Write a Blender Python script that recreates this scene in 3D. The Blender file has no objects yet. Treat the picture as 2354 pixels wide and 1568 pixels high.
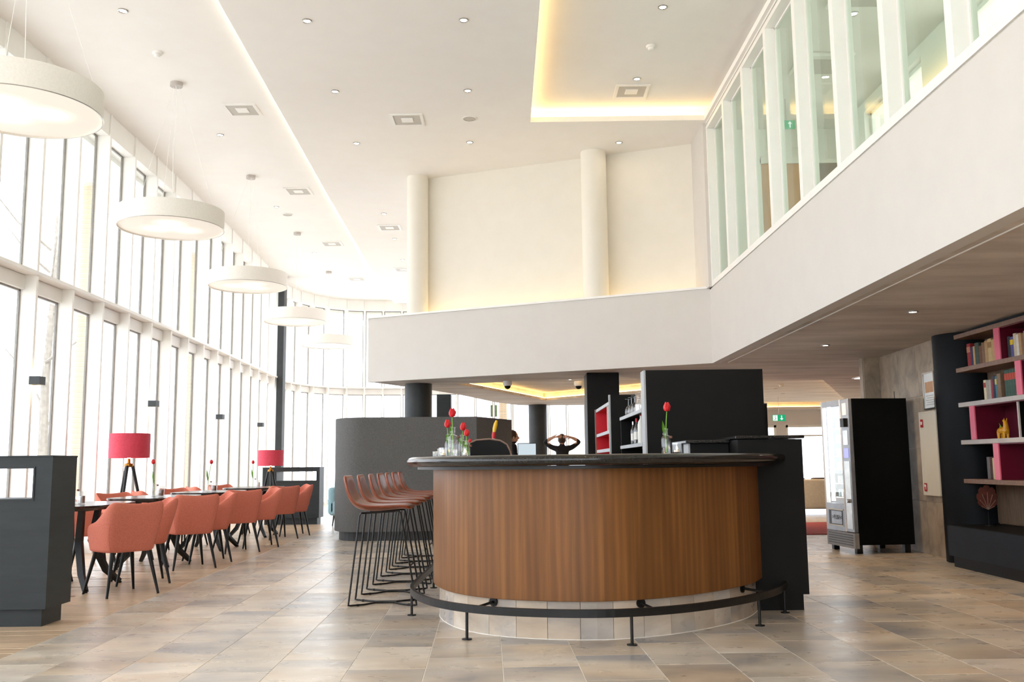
import bpy, bmesh, math, random
from mathutils import Vector, Matrix
random.seed(7)
PI = math.pi
SC = bpy.context.scene
COL = SC.collection

# ------------------------------------------------------------------ camera
F_PX, PITCH, ROLL = 2170.0, math.atan(281 / 2170.0), 0.011
cam_d = bpy.data.cameras.new('camera')
cam_d.sensor_width = 36.0
cam_d.sensor_fit = 'HORIZONTAL'
cam_d.lens = 36.0 * F_PX / 2354.0
cam_d.clip_end = 300
cam = bpy.data.objects.new('camera', cam_d)
COL.objects.link(cam)
fw = Vector((0, math.cos(PITCH), math.sin(PITCH)))
r0 = Vector((1, 0, 0)); u0 = r0.cross(fw)
rr = r0 * math.cos(ROLL) - u0 * math.sin(ROLL)
uu = r0 * math.sin(ROLL) + u0 * math.cos(ROLL)
m = Matrix((rr, uu, -fw)).transposed().to_4x4()
m.translation = Vector((0, 0, 1.08))
cam.matrix_world = m
SC.camera = cam

# ------------------------------------------------------------------ world / exposure
w = bpy.data.worlds.new('overcast_sky'); SC.world = w
w.use_nodes = True
bg = w.node_tree.nodes['Background']
bg.inputs['Color'].default_value = (0.86, 0.895, 1.0, 1)
bg.inputs['Strength'].default_value = 2.3
sun_d = bpy.data.lights.new('sun', 'SUN'); sun_d.energy = 2.0; sun_d.angle = 0.02; sun_d.color = (1.0, 0.96, 0.9)
sun = bpy.data.objects.new('sun', sun_d); COL.objects.link(sun)
sun.rotation_euler = Vector((-0.62, 0.30, -1.0)).to_track_quat('-Z', 'Y').to_euler()
vs = SC.view_settings
vs.view_transform = 'Standard'; vs.look = 'None'; vs.gamma = 1.0
vs.exposure = 1.16
vs.use_curve_mapping = False
SC.cycles.max_bounces = 9
SC.cycles.diffuse_bounces = 5
SC.cycles.adaptive_threshold = 0.02
SC.cycles.transparent_max_bounces = 48
SC.cycles.sample_clamp_indirect = 6.0
LED = 6.5          # strength of the warm led tape in the coves
SPOT = 40.0        # downlight lens strength

# ------------------------------------------------------------------ materials
MATS = {}
def _p(name, color, rough=0.5, metal=0.0, spec=0.5, **kw):
    mt = bpy.data.materials.new(name); mt.use_nodes = True
    b = mt.node_tree.nodes['Principled BSDF']
    b.inputs['Base Color'].default_value = (*color, 1)
    b.inputs['Roughness'].default_value = rough
    b.inputs['Metallic'].default_value = metal
    b.inputs['Specular IOR Level'].default_value = spec
    for k, v in kw.items():
        b.inputs[k.replace('_', ' ')].default_value = v
    MATS[name] = mt
    return mt
def srgb(r, g, b):
    f = lambda c: (c / 255 / 12.92) if c / 255 <= 0.04045 else ((c / 255 + 0.055) / 1.055) ** 2.4
    return (f(r), f(g), f(b))
def nd(mt, t, **kw):
    n = mt.node_tree.nodes.new(t)
    for k, v in kw.items():
        setattr(n, k, v)
    return n
def lk(mt, a, b): mt.node_tree.links.new(a, b)
def bsdf(mt): return mt.node_tree.nodes['Principled BSDF']
def coords(mt, kind='Object', scale=(1, 1, 1)):
    tc = nd(mt, 'ShaderNodeTexCoord'); mp = nd(mt, 'ShaderNodeMapping')
    mp.inputs['Scale'].default_value = scale
    lk(mt, tc.outputs[kind], mp.inputs['Vector'])
    return mp.outputs['Vector']
def ramp(mt, fac, stops):
    r = nd(mt, 'ShaderNodeValToRGB')
    el = r.color_ramp.elements
    while len(el) < len(stops): el.new(0.5)
    for e, (p, c) in zip(el, stops):
        e.position = p; e.color = (*c, 1)
    lk(mt, fac, r.inputs['Fac'])
    return r.outputs['Color']
def noise(mt, vec, scale, detail=4, rough=0.55, dist=0.0):
    n = nd(mt, 'ShaderNodeTexNoise')
    n.inputs['Scale'].default_value = scale; n.inputs['Detail'].default_value = detail
    n.inputs['Roughness'].default_value = rough; n.inputs['Distortion'].default_value = dist
    lk(mt, vec, n.inputs['Vector'])
    return n.outputs['Fac']
def bump(mt, h, strength, dist=0.01):
    b = nd(mt, 'ShaderNodeBump'); b.inputs['Strength'].default_value = strength; b.inputs['Distance'].default_value = dist
    lk(mt, h, b.inputs['Height']); lk(mt, b.outputs['Normal'], bsdf(mt).inputs['Normal'])
def mottled(name, c1, c2, scale, rough=0.6, bs=0.0, stretch=(1, 1, 1), kind='Object', spec=0.5, metal=0.0, detail=4):
    mt = _p(name, c1, rough, metal, spec)
    v = coords(mt, kind, stretch)
    n = noise(mt, v, scale, detail)
    lk(mt, ramp(mt, n, [(0.3, c1), (0.7, c2)]), bsdf(mt).inputs['Base Color'])
    if bs: bump(mt, n, bs, 0.004)
    return mt
def emit(name, color, strength):
    mt = bpy.data.materials.new(name); mt.use_nodes = True
    nt = mt.node_tree; nt.nodes.remove(nt.nodes['Principled BSDF'])
    e = nt.nodes.new('ShaderNodeEmission'); e.inputs['Color'].default_value = (*color, 1); e.inputs['Strength'].default_value = strength
    nt.links.new(e.outputs[0], nt.nodes['Material Output'].inputs['Surface'])
    MATS[name] = mt
    return mt
def clear(name, tint=(1, 1, 1), refl=0.025, rough=0.0, ior=1.45):
    """thin clear pane: transparent plus fresnel gloss"""
    mt = bpy.data.materials.new(name); mt.use_nodes = True
    nt = mt.node_tree; nt.nodes.remove(nt.nodes['Principled BSDF'])
    t = nt.nodes.new('ShaderNodeBsdfTransparent'); t.inputs['Color'].default_value = (*tint, 1)
    g = nt.nodes.new('ShaderNodeBsdfGlossy'); g.inputs['Roughness'].default_value = rough
    lw = nt.nodes.new('ShaderNodeLayerWeight'); lw.inputs['Blend'].default_value = 0.5
    pw = nt.nodes.new('ShaderNodeMath'); pw.operation = 'POWER'; pw.inputs[1].default_value = 5.0
    nt.links.new(lw.outputs['Facing'], pw.inputs[0])
    fr = nt.nodes.new('ShaderNodeMath'); fr.operation = 'MULTIPLY_ADD'; fr.inputs[1].default_value = 0.8; fr.inputs[2].default_value = refl
    nt.links.new(pw.outputs[0], fr.inputs[0])
    mx = nt.nodes.new('ShaderNodeMixShader')
    nt.links.new(fr.outputs[0], mx.inputs[0]); nt.links.new(t.outputs[0], mx.inputs[1]); nt.links.new(g.outputs[0], mx.inputs[2])
    nt.links.new(mx.outputs[0], nt.nodes['Material Output'].inputs['Surface'])
    MATS[name] = mt
    return mt

mottled('ceiling_white', srgb(243, 239, 234), srgb(245, 242, 237), 3, 0.8)
mottled('wall_white', srgb(212, 206, 199), srgb(215, 209, 202), 4, 0.7)
mottled('wall_cream', srgb(234, 227, 213), srgb(237, 230, 217), 4, 0.7)
mottled('frame_white', srgb(240, 237, 231), srgb(243, 240, 235), 5, 0.45)
mottled('soffit_taupe', srgb(184, 173, 163), srgb(222, 212, 202), 2.0, 0.75, 0.25, (0.45, 1.6, 1), detail=7)
mottled('window_metal', srgb(134, 128, 122), srgb(148, 142, 135), 8, 0.4)
mottled('dark_column', srgb(40, 43, 44), srgb(50, 52, 52), 6, 0.55)
mottled('charcoal', srgb(38, 43, 45), srgb(46, 51, 53), 3, 0.5, 0.0, (1, 1, 6), spec=0.35)
mottled('charcoal_fabric', srgb(92, 91, 90), srgb(106, 105, 103), 60, 0.9, 0.2, spec=0.15)
mottled('black_laminate', srgb(16, 15, 13), srgb(21, 19, 17), 5, 0.55, spec=0.18)
mottled('grey_edge', srgb(170, 172, 174), srgb(182, 183, 184), 6, 0.5)
mottled('black_metal', srgb(16, 15, 14), srgb(24, 22, 21), 20, 0.4, spec=0.35)
mottled('vending_black', srgb(6, 7, 6), srgb(9, 10, 9), 5, 0.5, spec=0.12)
mottled('navy_laminate', srgb(20, 25, 34), srgb(25, 30, 39), 5, 0.6, spec=0.25)
mottled('navy_column', srgb(14, 17, 21), srgb(19, 22, 26), 5, 0.6, spec=0.2)
mottled('salmon_fabric', srgb(200, 112, 92), srgb(213, 128, 108), 90, 0.85, 0.25, spec=0.2)
mottled('brown_leather', srgb(116, 52, 27), srgb(146, 70, 38), 14, 0.33, 0.12, spec=0.5)
mottled('red_fabric', srgb(200, 54, 74), srgb(212, 68, 88), 40, 0.7)
mottled('drum_fabric', srgb(236, 230, 220), srgb(242, 237, 229), 60, 0.8, spec=0.2)
mottled('steel', srgb(176, 174, 170), srgb(196, 194, 190), 12, 0.28, metal=1.0)
mottled('satin_grey', srgb(150, 152, 156), srgb(166, 168, 172), 8, 0.35, metal=0.6)
mottled('pink_lacquer', srgb(222, 98, 124), srgb(232, 110, 136), 4, 0.35)
mottled('magenta_lacquer', srgb(86, 0, 28), srgb(98, 2, 33), 4, 0.4)
mottled('red_lacquer', srgb(196, 14, 30), srgb(210, 20, 38), 4, 0.4)
mottled('walnut_board', srgb(120, 92, 76), srgb(142, 110, 92), 4, 0.5, stretch=(1, 8, 8))
mottled('pale_board', srgb(186, 178, 172), srgb(200, 192, 186), 6, 0.5)
mottled('limed_back', srgb(112, 92, 74), srgb(134, 112, 92), 5, 0.6, stretch=(1, 8, 1))
mottled('cream_metal', srgb(226, 216, 196), srgb(230, 221, 203), 4, 0.45)
mottled('sign_red', srgb(190, 24, 30), srgb(198, 30, 36), 6, 0.5)
mottled('sign_green', srgb(28, 160, 100), srgb(34, 168, 108), 6, 0.5)
mottled('sign_white', srgb(238, 240, 236), srgb(244, 246, 242), 6, 0.5)
mottled('bright_gold', srgb(206, 140, 20), srgb(226, 166, 40), 12, 0.25)
mottled('dry_leaf', srgb(70, 28, 18), srgb(100, 44, 28), 18, 0.7)
mottled('table_top_dark', srgb(30, 26, 25), srgb(44, 38, 35), 5, 0.22, stretch=(1, 6, 1))
mottled('tulip_red', srgb(205, 18, 30), srgb(226, 40, 46), 20, 0.45)
mottled('tulip_green', srgb(104, 160, 34), srgb(136, 186, 60), 14, 0.5)
mottled('leafy_green', srgb(52, 84, 40), srgb(96, 124, 64), 30, 0.8)
mottled('skin_tone', srgb(206, 158, 132), srgb(214, 168, 142), 14, 0.55)
mottled('hair_brown', srgb(46, 32, 24), srgb(70, 50, 36), 50, 0.6)
mottled('black_cloth', srgb(18, 18, 20), srgb(28, 28, 30), 30, 0.9)
mottled('teal_velvet', srgb(140, 178, 190), srgb(156, 192, 203), 30, 0.8)
mottled('cream_upholstery', srgb(202, 192, 172), srgb(214, 204, 186), 30, 0.85)
mottled('rug_red', srgb(150, 44, 48), srgb(186, 88, 84), 45, 0.95)
mottled('brick_tan', srgb(206, 176, 146), srgb(222, 196, 168), 14, 0.85, 0.2)
mottled('mortar', srgb(196, 188, 176), srgb(206, 198, 188), 20, 0.9)
mottled('paving', srgb(204, 202, 196), srgb(216, 214, 208), 0.8, 0.9)
mottled('grout', srgb(222, 213, 200), srgb(230, 222, 210), 20, 0.85)
mottled('bark', srgb(120, 112, 104), srgb(150, 142, 132), 10, 0.9)
mottled('orange_wood', srgb(196, 142, 92), srgb(212, 160, 110), 4, 0.5, stretch=(6, 6, 1))
mottled('brass_glow', srgb(150, 104, 40), srgb(176, 124, 52), 10, 0.3, metal=0.9)
mottled('mesh_grey', srgb(184, 179, 170), srgb(208, 203, 195), 160, 0.6)
mottled('ivory', srgb(232, 228, 218), srgb(238, 234, 226), 6, 0.5)
mottled('tap_yellow', srgb(226, 172, 20), srgb(236, 190, 40), 6, 0.35)
mottled('candle_wax', srgb(236, 226, 206), srgb(240, 232, 216), 6, 0.6)
mottled('cork_brown', srgb(96, 62, 48), srgb(120, 80, 62), 20, 0.6)
emit('led_warm', (1.0, 0.66, 0.24), LED)
emit('led_soft', (1.0, 0.74, 0.36), 7.0)
emit('led_edge', (1.0, 0.90, 0.72), 7.0)
emit('led_low', (1.0, 0.66, 0.26), 4.5)
emit('downlight_lens', (1.0, 0.86, 0.66), SPOT)
emit('candle_flame', (1.0, 0.55, 0.15), 25.0)
emit('bulb_warm', (1.0, 0.72, 0.32), 14.0)
emit('screen_white', (0.80, 0.92, 1.0), 0.36)
emit('exit_green', (0.02, 0.42, 0.18), 0.45)
emit('exit_white', (0.9, 1.0, 0.94), 0.45)
emit('vending_tube', (0.92, 0.97, 1.0), 4.0)
emit('keypad_blue', (0.35, 0.35, 1.0), 0.8)
emit('panel_light', (1.0, 0.96, 0.9), 3.0)
clear('window_glass', (0.97, 0.99, 0.98))
clear('gallery_glass', (0.90, 0.96, 0.91))
clear('clear_glass', (0.985, 0.99, 0.99), refl=0.12)

def diffuser_mat():
    mt = _p('drum_diffuser', srgb(240, 236, 232), 0.6)
    b = bsdf(mt)
    # three lamps behind the acrylic show as soft warm spots
    v = coords(mt, 'Object')
    tot = None
    for k in range(3):
        a = k * 2 * PI / 3 + 0.4
        d = nd(mt, 'ShaderNodeVectorMath', operation='DISTANCE')
        lk(mt, v, d.inputs[0]); d.inputs[1].default_value = (0.2 * math.cos(a), 0.2 * math.sin(a), 0)
        mr = nd(mt, 'ShaderNodeMapRange'); mr.interpolation_type = 'SMOOTHSTEP'
        mr.inputs['From Min'].default_value = 0.0; mr.inputs['From Max'].default_value = 0.26
        mr.inputs['To Min'].default_value = 0.30; mr.inputs['To Max'].default_value = 0.0
        lk(mt, d.outputs['Value'], mr.inputs['Value'])
        if tot is None: tot = mr.outputs[0]
        else:
            ad = nd(mt, 'ShaderNodeMath', operation='ADD'); lk(mt, tot, ad.inputs[0]); lk(mt, mr.outputs[0], ad.inputs[1]); tot = ad.outputs[0]
    b.inputs['Emission Color'].default_value = (1.0, 0.90, 0.70, 1)
    ad = nd(mt, 'ShaderNodeMath', operation='ADD'); lk(mt, tot, ad.inputs[0]); ad.inputs[1].default_value = 0.12
    lk(mt, ad.outputs[0], b.inputs['Emission Strength'])
diffuser_mat()

def tile_mat():
    mt = _p('slate_tile', (0.5, 0.45, 0.4), 0.33, spec=0.5)
    g = nd(mt, 'ShaderNodeNewGeometry'); oi = nd(mt, 'ShaderNodeObjectInfo')
    ad = nd(mt, 'ShaderNodeMath', operation='ADD'); lk(mt, g.outputs['Random Per Island'], ad.inputs[0]); lk(mt, oi.outputs['Random'], ad.inputs[1])
    ml = nd(mt, 'ShaderNodeMath', operation='MULTIPLY'); lk(mt, ad.outputs[0], ml.inputs[0]); ml.inputs[1].default_value = 37.0
    cb = nd(mt, 'ShaderNodeCombineXYZ')
    for k in range(3): lk(mt, ml.outputs[0], cb.inputs[k])
    va = nd(mt, 'ShaderNodeVectorMath', operation='ADD'); lk(mt, g.outputs['Position'], va.inputs[0]); lk(mt, cb.outputs[0], va.inputs[1])
    st = nd(mt, 'ShaderNodeVectorMath', operation='MULTIPLY'); lk(mt, va.outputs[0], st.inputs[0]); st.inputs[1].default_value = (0.8, 1.5, 2.2)
    n1 = noise(mt, st.outputs[0], 1.9, 5, 0.55, 0.25)
    n2 = noise(mt, st.outputs[0], 1.1, 3, 0.5, 0.15)
    c1 = ramp(mt, n1, [(0.36, srgb(142, 138, 136)), (0.46, srgb(186, 173, 157)), (0.57, srgb(206, 191, 172)), (0.70, srgb(227, 215, 199))])
    c2 = ramp(mt, n2, [(0.36, srgb(150, 150, 154)), (0.5, srgb(204, 191, 175)), (0.66, srgb(200, 170, 136))])
    mx = nd(mt, 'ShaderNodeMix', data_type='RGBA'); mx.inputs['Factor'].default_value = 0.42
    lk(mt, c1, mx.inputs['A']); lk(mt, c2, mx.inputs['B'])
    # whole-tile tone differences
    fr = nd(mt, 'ShaderNodeMath', operation='FRACT'); lk(mt, ml.outputs[0], fr.inputs[0])
    mr = nd(mt, 'ShaderNodeMapRange'); mr.inputs['To Min'].default_value = 0.82; mr.inputs['To Max'].default_value = 1.12
    lk(mt, fr.outputs[0], mr.inputs['Value'])
    vm = nd(mt, 'ShaderNodeVectorMath', operation='SCALE'); lk(mt, mx.outputs['Result'], vm.inputs[0]); lk(mt, mr.outputs[0], vm.inputs['Scale'])
    lk(mt, vm.outputs[0], bsdf(mt).inputs['Base Color'])
    n3 = noise(mt, st.outputs[0], 7, 4, 0.5, 0.3)
    rm = nd(mt, 'ShaderNodeMapRange'); rm.inputs['To Min'].default_value = 0.20; rm.inputs['To Max'].default_value = 0.40
    lk(mt, n3, rm.inputs['Value']); lk(mt, rm.outputs[0], bsdf(mt).inputs['Roughness'])
    bump(mt, n3, 0.05, 0.004)
tile_mat()

def plank_mat():
    mt = _p('oak_plank', (0.5, 0.35, 0.2), 0.3, spec=0.5)
    g = nd(mt, 'ShaderNodeNewGeometry'); oi = nd(mt, 'ShaderNodeObjectInfo')
    ml = nd(mt, 'ShaderNodeMath', operation='MULTIPLY'); lk(mt, oi.outputs['Random'], ml.inputs[0]); ml.inputs[1].default_value = 23.0
    cb = nd(mt, 'ShaderNodeCombineXYZ'); lk(mt, ml.outputs[0], cb.inputs[0]); lk(mt, ml.outputs[0], cb.inputs[1])
    va = nd(mt, 'ShaderNodeVectorMath', operation='ADD'); lk(mt, g.outputs['Position'], va.inputs[0]); lk(mt, cb.outputs[0], va.inputs[1])
    st = nd(mt, 'ShaderNodeVectorMath', operation='MULTIPLY'); lk(mt, va.outputs[0], st.inputs[0]); st.inputs[1].default_value = (1.2, 16, 1)
    n = noise(mt, st.outputs[0], 2.2, 5, 0.6, 0.6)
    c = ramp(mt, n, [(0.3, srgb(172, 144, 114)), (0.5, srgb(200, 172, 142)), (0.7, srgb(216, 191, 163))])
    fr = nd(mt, 'ShaderNodeMapRange'); fr.inputs['To Min'].default_value = 0.85; fr.inputs['To Max'].default_value = 1.1
    lk(mt, oi.outputs['Random'], fr.inputs['Value'])
    vm = nd(mt, 'ShaderNodeVectorMath', operation='SCALE'); lk(mt, c, vm.inputs[0]); lk(mt, fr.outputs[0], vm.inputs['Scale'])
    lk(mt, vm.outputs[0], bsdf(mt).inputs['Base Color'])
plank_mat()

def walnut_mat():
    mt = _p('walnut_veneer', (0.2, 0.1, 0.05), 0.42, spec=0.3)
    v = coords(mt, 'UV', (1, 1, 1))
    sx = nd(mt, 'ShaderNodeSeparateXYZ'); lk(mt, v, sx.inputs[0])
    # veneer leaves: every 0.3 m of arc length gets its own offset and tone
    dv = nd(mt, 'ShaderNodeMath', operation='DIVIDE'); lk(mt, sx.outputs[0], dv.inputs[0]); dv.inputs[1].default_value = 0.19
    fl = nd(mt, 'ShaderNodeMath', operation='FLOOR'); lk(mt, dv.outputs[0], fl.inputs[0])
    wn = nd(mt, 'ShaderNodeTexWhiteNoise', noise_dimensions='1D'); lk(mt, fl.outputs[0], wn.inputs['W'])
    ml = nd(mt, 'ShaderNodeMath', operation='MULTIPLY'); lk(mt, fl.outputs[0], ml.inputs[0]); ml.inputs[1].default_value = 3.7
    cb = nd(mt, 'ShaderNodeCombineXYZ'); lk(mt, sx.outputs[0], cb.inputs[0]); lk(mt, sx.outputs[1], cb.inputs[1]); lk(mt, ml.outputs[0], cb.inputs[2])
    st = nd(mt, 'ShaderNodeVectorMath', operation='MULTIPLY'); lk(mt, cb.outputs[0], st.inputs[0]); st.inputs[1].default_value = (7, 0.5, 1)
    big = noise(mt, st.outputs[0], 1.6, 3, 0.5, 0.5)
    wv = nd(mt, 'ShaderNodeTexWave', wave_type='BANDS', bands_direction='X')
    wv.inputs['Scale'].default_value = 0.9; wv.inputs['Distortion'].default_value = 5.0; wv.inputs['Detail'].default_value = 3; wv.inputs['Detail Scale'].default_value = 0.8
    lk(mt, st.outputs[0], wv.inputs['Vector'])
    s2 = nd(mt, 'ShaderNodeVectorMath', operation='MULTIPLY'); lk(mt, cb.outputs[0], s2.inputs[0]); s2.inputs[1].default_value = (110, 3, 1)
    fine = noise(mt, s2.outputs[0], 1.0, 4, 0.6)
    m1 = nd(mt, 'ShaderNodeMix'); m1.inputs['Factor'].default_value = 0.14; lk(mt, big, m1.inputs['A']); lk(mt, wv.outputs['Fac'], m1.inputs['B'])
    m2 = nd(mt, 'ShaderNodeMix'); m2.inputs['Factor'].default_value = 0.2; lk(mt, m1.outputs['Result'], m2.inputs['A']); lk(mt, fine, m2.inputs['B'])
    c = ramp(mt, m2.outputs['Result'], [(0.2, srgb(92, 58, 28)), (0.5, srgb(120, 77, 38)), (0.8, srgb(150, 101, 53))])
    mr = nd(mt, 'ShaderNodeMapRange'); mr.inputs['To Min'].default_value = 0.88; mr.inputs['To Max'].default_value = 1.12
    lk(mt, wn.outputs['Value'], mr.inputs['Value'])
    vm = nd(mt, 'ShaderNodeVectorMath', operation='SCALE'); lk(mt, c, vm.inputs[0]); lk(mt, mr.outputs[0], vm.inputs['Scale'])
    lk(mt, vm.outputs[0], bsdf(mt).inputs['Base Color'])
    bump(mt, fine, 0.05, 0.002)
walnut_mat()

def granite_mat():
    mt = _p('black_granite', srgb(30, 29, 28), 0.16, spec=0.55)
    v = coords(mt, 'Object')
    n = noise(mt, v, 90, 4, 0.7)
    lk(mt, ramp(mt, n, [(0.35, srgb(20, 19, 18)), (0.62, srgb(40, 38, 36)), (0.78, srgb(92, 86, 80))]), bsdf(mt).inputs['Base Color'])
granite_mat()

def stone_wall_mat():
    mt = _p('travertine', (0.4, 0.35, 0.3), 0.5)
    g = nd(mt, 'ShaderNodeNewGeometry'); oi = nd(mt, 'ShaderNodeObjectInfo')
    ml = nd(mt, 'ShaderNodeMath', operation='MULTIPLY'); lk(mt, oi.outputs['Random'], ml.inputs[0]); ml.inputs[1].default_value = 31.0
    va = nd(mt, 'ShaderNodeVectorMath', operation='ADD'); lk(mt, g.outputs['Position'], va.inputs[0]); lk(mt, ml.outputs[0], va.inputs[1])
    n = noise(mt, va.outputs[0], 3.5, 6, 0.6, 0.8)
    lk(mt, ramp(mt, n, [(0.3, srgb(138, 122, 104)), (0.5, srgb(166, 148, 126)), (0.7, srgb(186, 168, 146))]), bsdf(mt).inputs['Base Color'])
stone_wall_mat()

# ------------------------------------------------------------------ geometry helpers
def BM(): return bmesh.new()
def box(bm, x0, x1, y0, y1, z0, z1, bev=0.0, seg=1):
    vs_ = [bm.verts.new(c) for c in ((x0, y0, z0), (x1, y0, z0), (x1, y1, z0), (x0, y1, z0), (x0, y0, z1), (x1, y0, z1), (x1, y1, z1), (x0, y1, z1))]
    fs = [bm.faces.new([vs_[i] for i in f]) for f in ((3, 2, 1, 0), (4, 5, 6, 7), (0, 1, 5, 4), (1, 2, 6, 5), (2, 3, 7, 6), (3, 0, 4, 7))]
    if bev:
        es = list({e for f in fs for e in f.edges})
        bmesh.ops.bevel(bm, geom=es, offset=bev, segments=seg, affect='EDGES', profile=0.5)
    return vs_
def prism(bm, poly, z0, z1, bev=0.0, seg=2):
    n = len(poly)
    b = [bm.verts.new((p[0], p[1], z0)) for p in poly]; t = [bm.verts.new((p[0], p[1], z1)) for p in poly]
    fs = [bm.faces.new(b[::-1]), bm.faces.new(t)]
    for i in range(n):
        j = (i + 1) % n
        fs.append(bm.faces.new((b[i], b[j], t[j], t[i])))
    if bev:
        es = [e for e in fs[1].edges]
        bmesh.ops.bevel(bm, geom=es, offset=bev, segments=seg, affect='EDGES', profile=0.5)
    bmesh.ops.recalc_face_normals(bm, faces=bm.faces[:])
def lathe(bm, prof, seg=20, c=(0, 0, 0), cap=True):
    rings = []
    for r, z in prof:
        rings.append([bm.verts.new((c[0] + r * math.cos(2 * PI * k / seg), c[1] + r * math.sin(2 * PI * k / seg), c[2] + z)) for k in range(seg)])
    for a, b in zip(rings, rings[1:]):
        for k in range(seg):
            bm.faces.new((a[k], a[(k + 1) % seg], b[(k + 1) % seg], b[k]))
    if cap:
        bm.faces.new(rings[0][::-1]); bm.faces.new(rings[-1])
def tube(bm, pts, rad, seg=8, closed=False):
    """round bar along points; rad a number or a list"""
    pts = [Vector(p) for p in pts]; n = len(pts)
    rad = rad if isinstance(rad, (list, tuple)) else [rad] * n
    rings = []; nrm = None
    for i in range(n):
        a = pts[(i - 1) % n] if (closed or i > 0) else pts[i]
        b = pts[(i + 1) % n] if (closed or i < n - 1) else pts[i]
        t = (b - a).normalized()
        if nrm is None:
            nrm = t.orthogonal().normalized()
        nrm = (nrm - t * nrm.dot(t))
        nrm = nrm.normalized() if nrm.length > 1e-6 else t.orthogonal().normalized()
        bi = t.cross(nrm)
        rings.append([bm.verts.new(pts[i] + (nrm * math.cos(2 * PI * k / seg) + bi * math.sin(2 * PI * k / seg)) * rad[i]) for k in range(seg)])
    pr = list(zip(rings, rings[1:])) + ([(rings[-1], rings[0])] if closed else [])
    for a, b in pr:
        for k in range(seg):
            bm.faces.new((a[k], a[(k + 1) % seg], b[(k + 1) % seg], b[k]))
    if not closed:
        bm.faces.new(rings[0][::-1]); bm.faces.new(rings[-1])
def normals2d(path):
    """outward (right-hand) normals of an open 2d path"""
    out = []
    for i in range(len(path)):
        a = Vector(path[max(i - 1, 0)]); b = Vector(path[min(i + 1, len(path) - 1)])
        t = (b - a).normalized(); out.append(Vector((-t.y, t.x)))
    return out
def sweep(bm, path, prof, sign=1.0, uv=True):
    """closed profile [(d, z)] pushed along an open plan path; d is measured along the outward normal"""
    ns = normals2d(path); rings = []; s = 0.0; arc = []
    for i, (p, n) in enumerate(zip(path, ns)):
        if i: s += (Vector(path[i]) - Vector(path[i - 1])).length
        arc.append(s)
        rings.append([bm.verts.new((p[0] + n.x * d * sign, p[1] + n.y * d * sign, z)) for d, z in prof])
    lay = bm.loops.layers.uv.verify()
    m_ = len(prof)
    for i in range(len(rings) - 1):
        for k in range(m_):
            f = bm.faces.new((rings[i][k], rings[i + 1][k], rings[i + 1][(k + 1) % m_], rings[i][(k + 1) % m_]))
            for lp in f.loops:
                ii = i if lp.vert in rings[i] else i + 1
                lp[lay].uv = (arc[ii], lp.vert.co.z)
    bm.faces.new(rings[0]); bm.faces.new(rings[-1][::-1])
    bmesh.ops.recalc_face_normals(bm, faces=bm.faces[:])
def catmull(pts, sub=8):
    P = [Vector(p) for p in pts]; out = []
    for i in range(len(P) - 1):
        p0 = P[max(i - 1, 0)]; p1 = P[i]; p2 = P[i + 1]; p3 = P[min(i + 2, len(P) - 1)]
        for k in range(sub):
            t = k / sub
            out.append(0.5 * ((2 * p1) + (p2 - p0) * t + (2 * p0 - 5 * p1 + 4 * p2 - p3) * t * t + (3 * p1 - p0 - 3 * p2 + p3) * t ** 3))
    out.append(P[-1])
    return out
def plate(bm, outer, holes, z0, z1):
    """flat slab with holes"""
    def ring(poly, z): return [bm.verts.new((p[0], p[1], z)) for p in poly]
    for z in (z0, z1):
        es = []
        for poly in [outer] + holes:
            vs_ = ring(poly, z)
            es += [bm.edges.new((vs_[i], vs_[(i + 1) % len(vs_)])) for i in range(len(vs_))]
        bmesh.ops.triangle_fill(bm, use_beauty=True, use_dissolve=False, edges=es)
    for poly in [outer] + holes:
        a = ring(poly, z0); b = ring(poly, z1)
        for i in range(len(poly)):
            j = (i + 1) % len(poly); bm.faces.new((a[i], a[j], b[j], b[i]))
    bmesh.ops.remove_doubles(bm, verts=bm.verts[:], dist=1e-5)
    bmesh.ops.recalc_face_normals(bm, faces=bm.faces[:])
def offset_poly(poly, d):
    """convex polygon pushed outwards by d"""
    n = len(poly); area = sum(poly[i][0] * poly[(i + 1) % n][1] - poly[(i + 1) % n][0] * poly[i][1] for i in range(n))
    s = 1 if area > 0 else -1; out = []
    for i in range(n):
        p0, p1, p2 = Vector(poly[i - 1]), Vector(poly[i]), Vector(poly[(i + 1) % n])
        e1 = (p1 - p0).normalized(); e2 = (p2 - p1).normalized()
        n1 = Vector((e1.y, -e1.x)) * s; n2 = Vector((e2.y, -e2.x)) * s
        b = (n1 + n2); b = b / (b.dot(n1))
        q = p1 + b * d; out.append((q.x, q.y))
    return out
def obj(name, bm, mat, parent=None, smooth=False, label=None, loc=None):
    me = bpy.data.meshes.new(name); bm.to_mesh(me); bm.free()
    return obm(name, me, mat, parent, smooth, label, loc)
def obm(name, me, mat, parent=None, smooth=False, label=None, loc=None):
    if mat is not None and not me.materials:
        me.materials.append(MATS[mat] if isinstance(mat, str) else mat)
    if smooth:
        for p in me.polygons: p.use_smooth = True
        try:
            me.set_sharp_from_angle(angle=math.radians(40))
        except Exception: pass
    o = bpy.data.objects.new(name, me); COL.objects.link(o)
    if parent: o.parent = parent
    if label: o['label'] = label
    if loc: o.location = loc
    return o
def tag(o, label, cat, group=None):
    o['label'] = label; o['category'] = cat
    if group: o['group'] = group
    return o
def thing(name, label, cat, loc=(0, 0, 0), rz=0.0, group=None):
    o = bpy.data.objects.new(name, None); COL.objects.link(o)
    o.location = loc; o.rotation_euler = (0, 0, rz); o.empty_display_size = 0.1
    return tag(o, label, cat, group)
def struct(name, bm, mat, smooth=False):
    o = obj(name, bm, mat, None, smooth); o['kind'] = 'structure'
    return o
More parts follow.
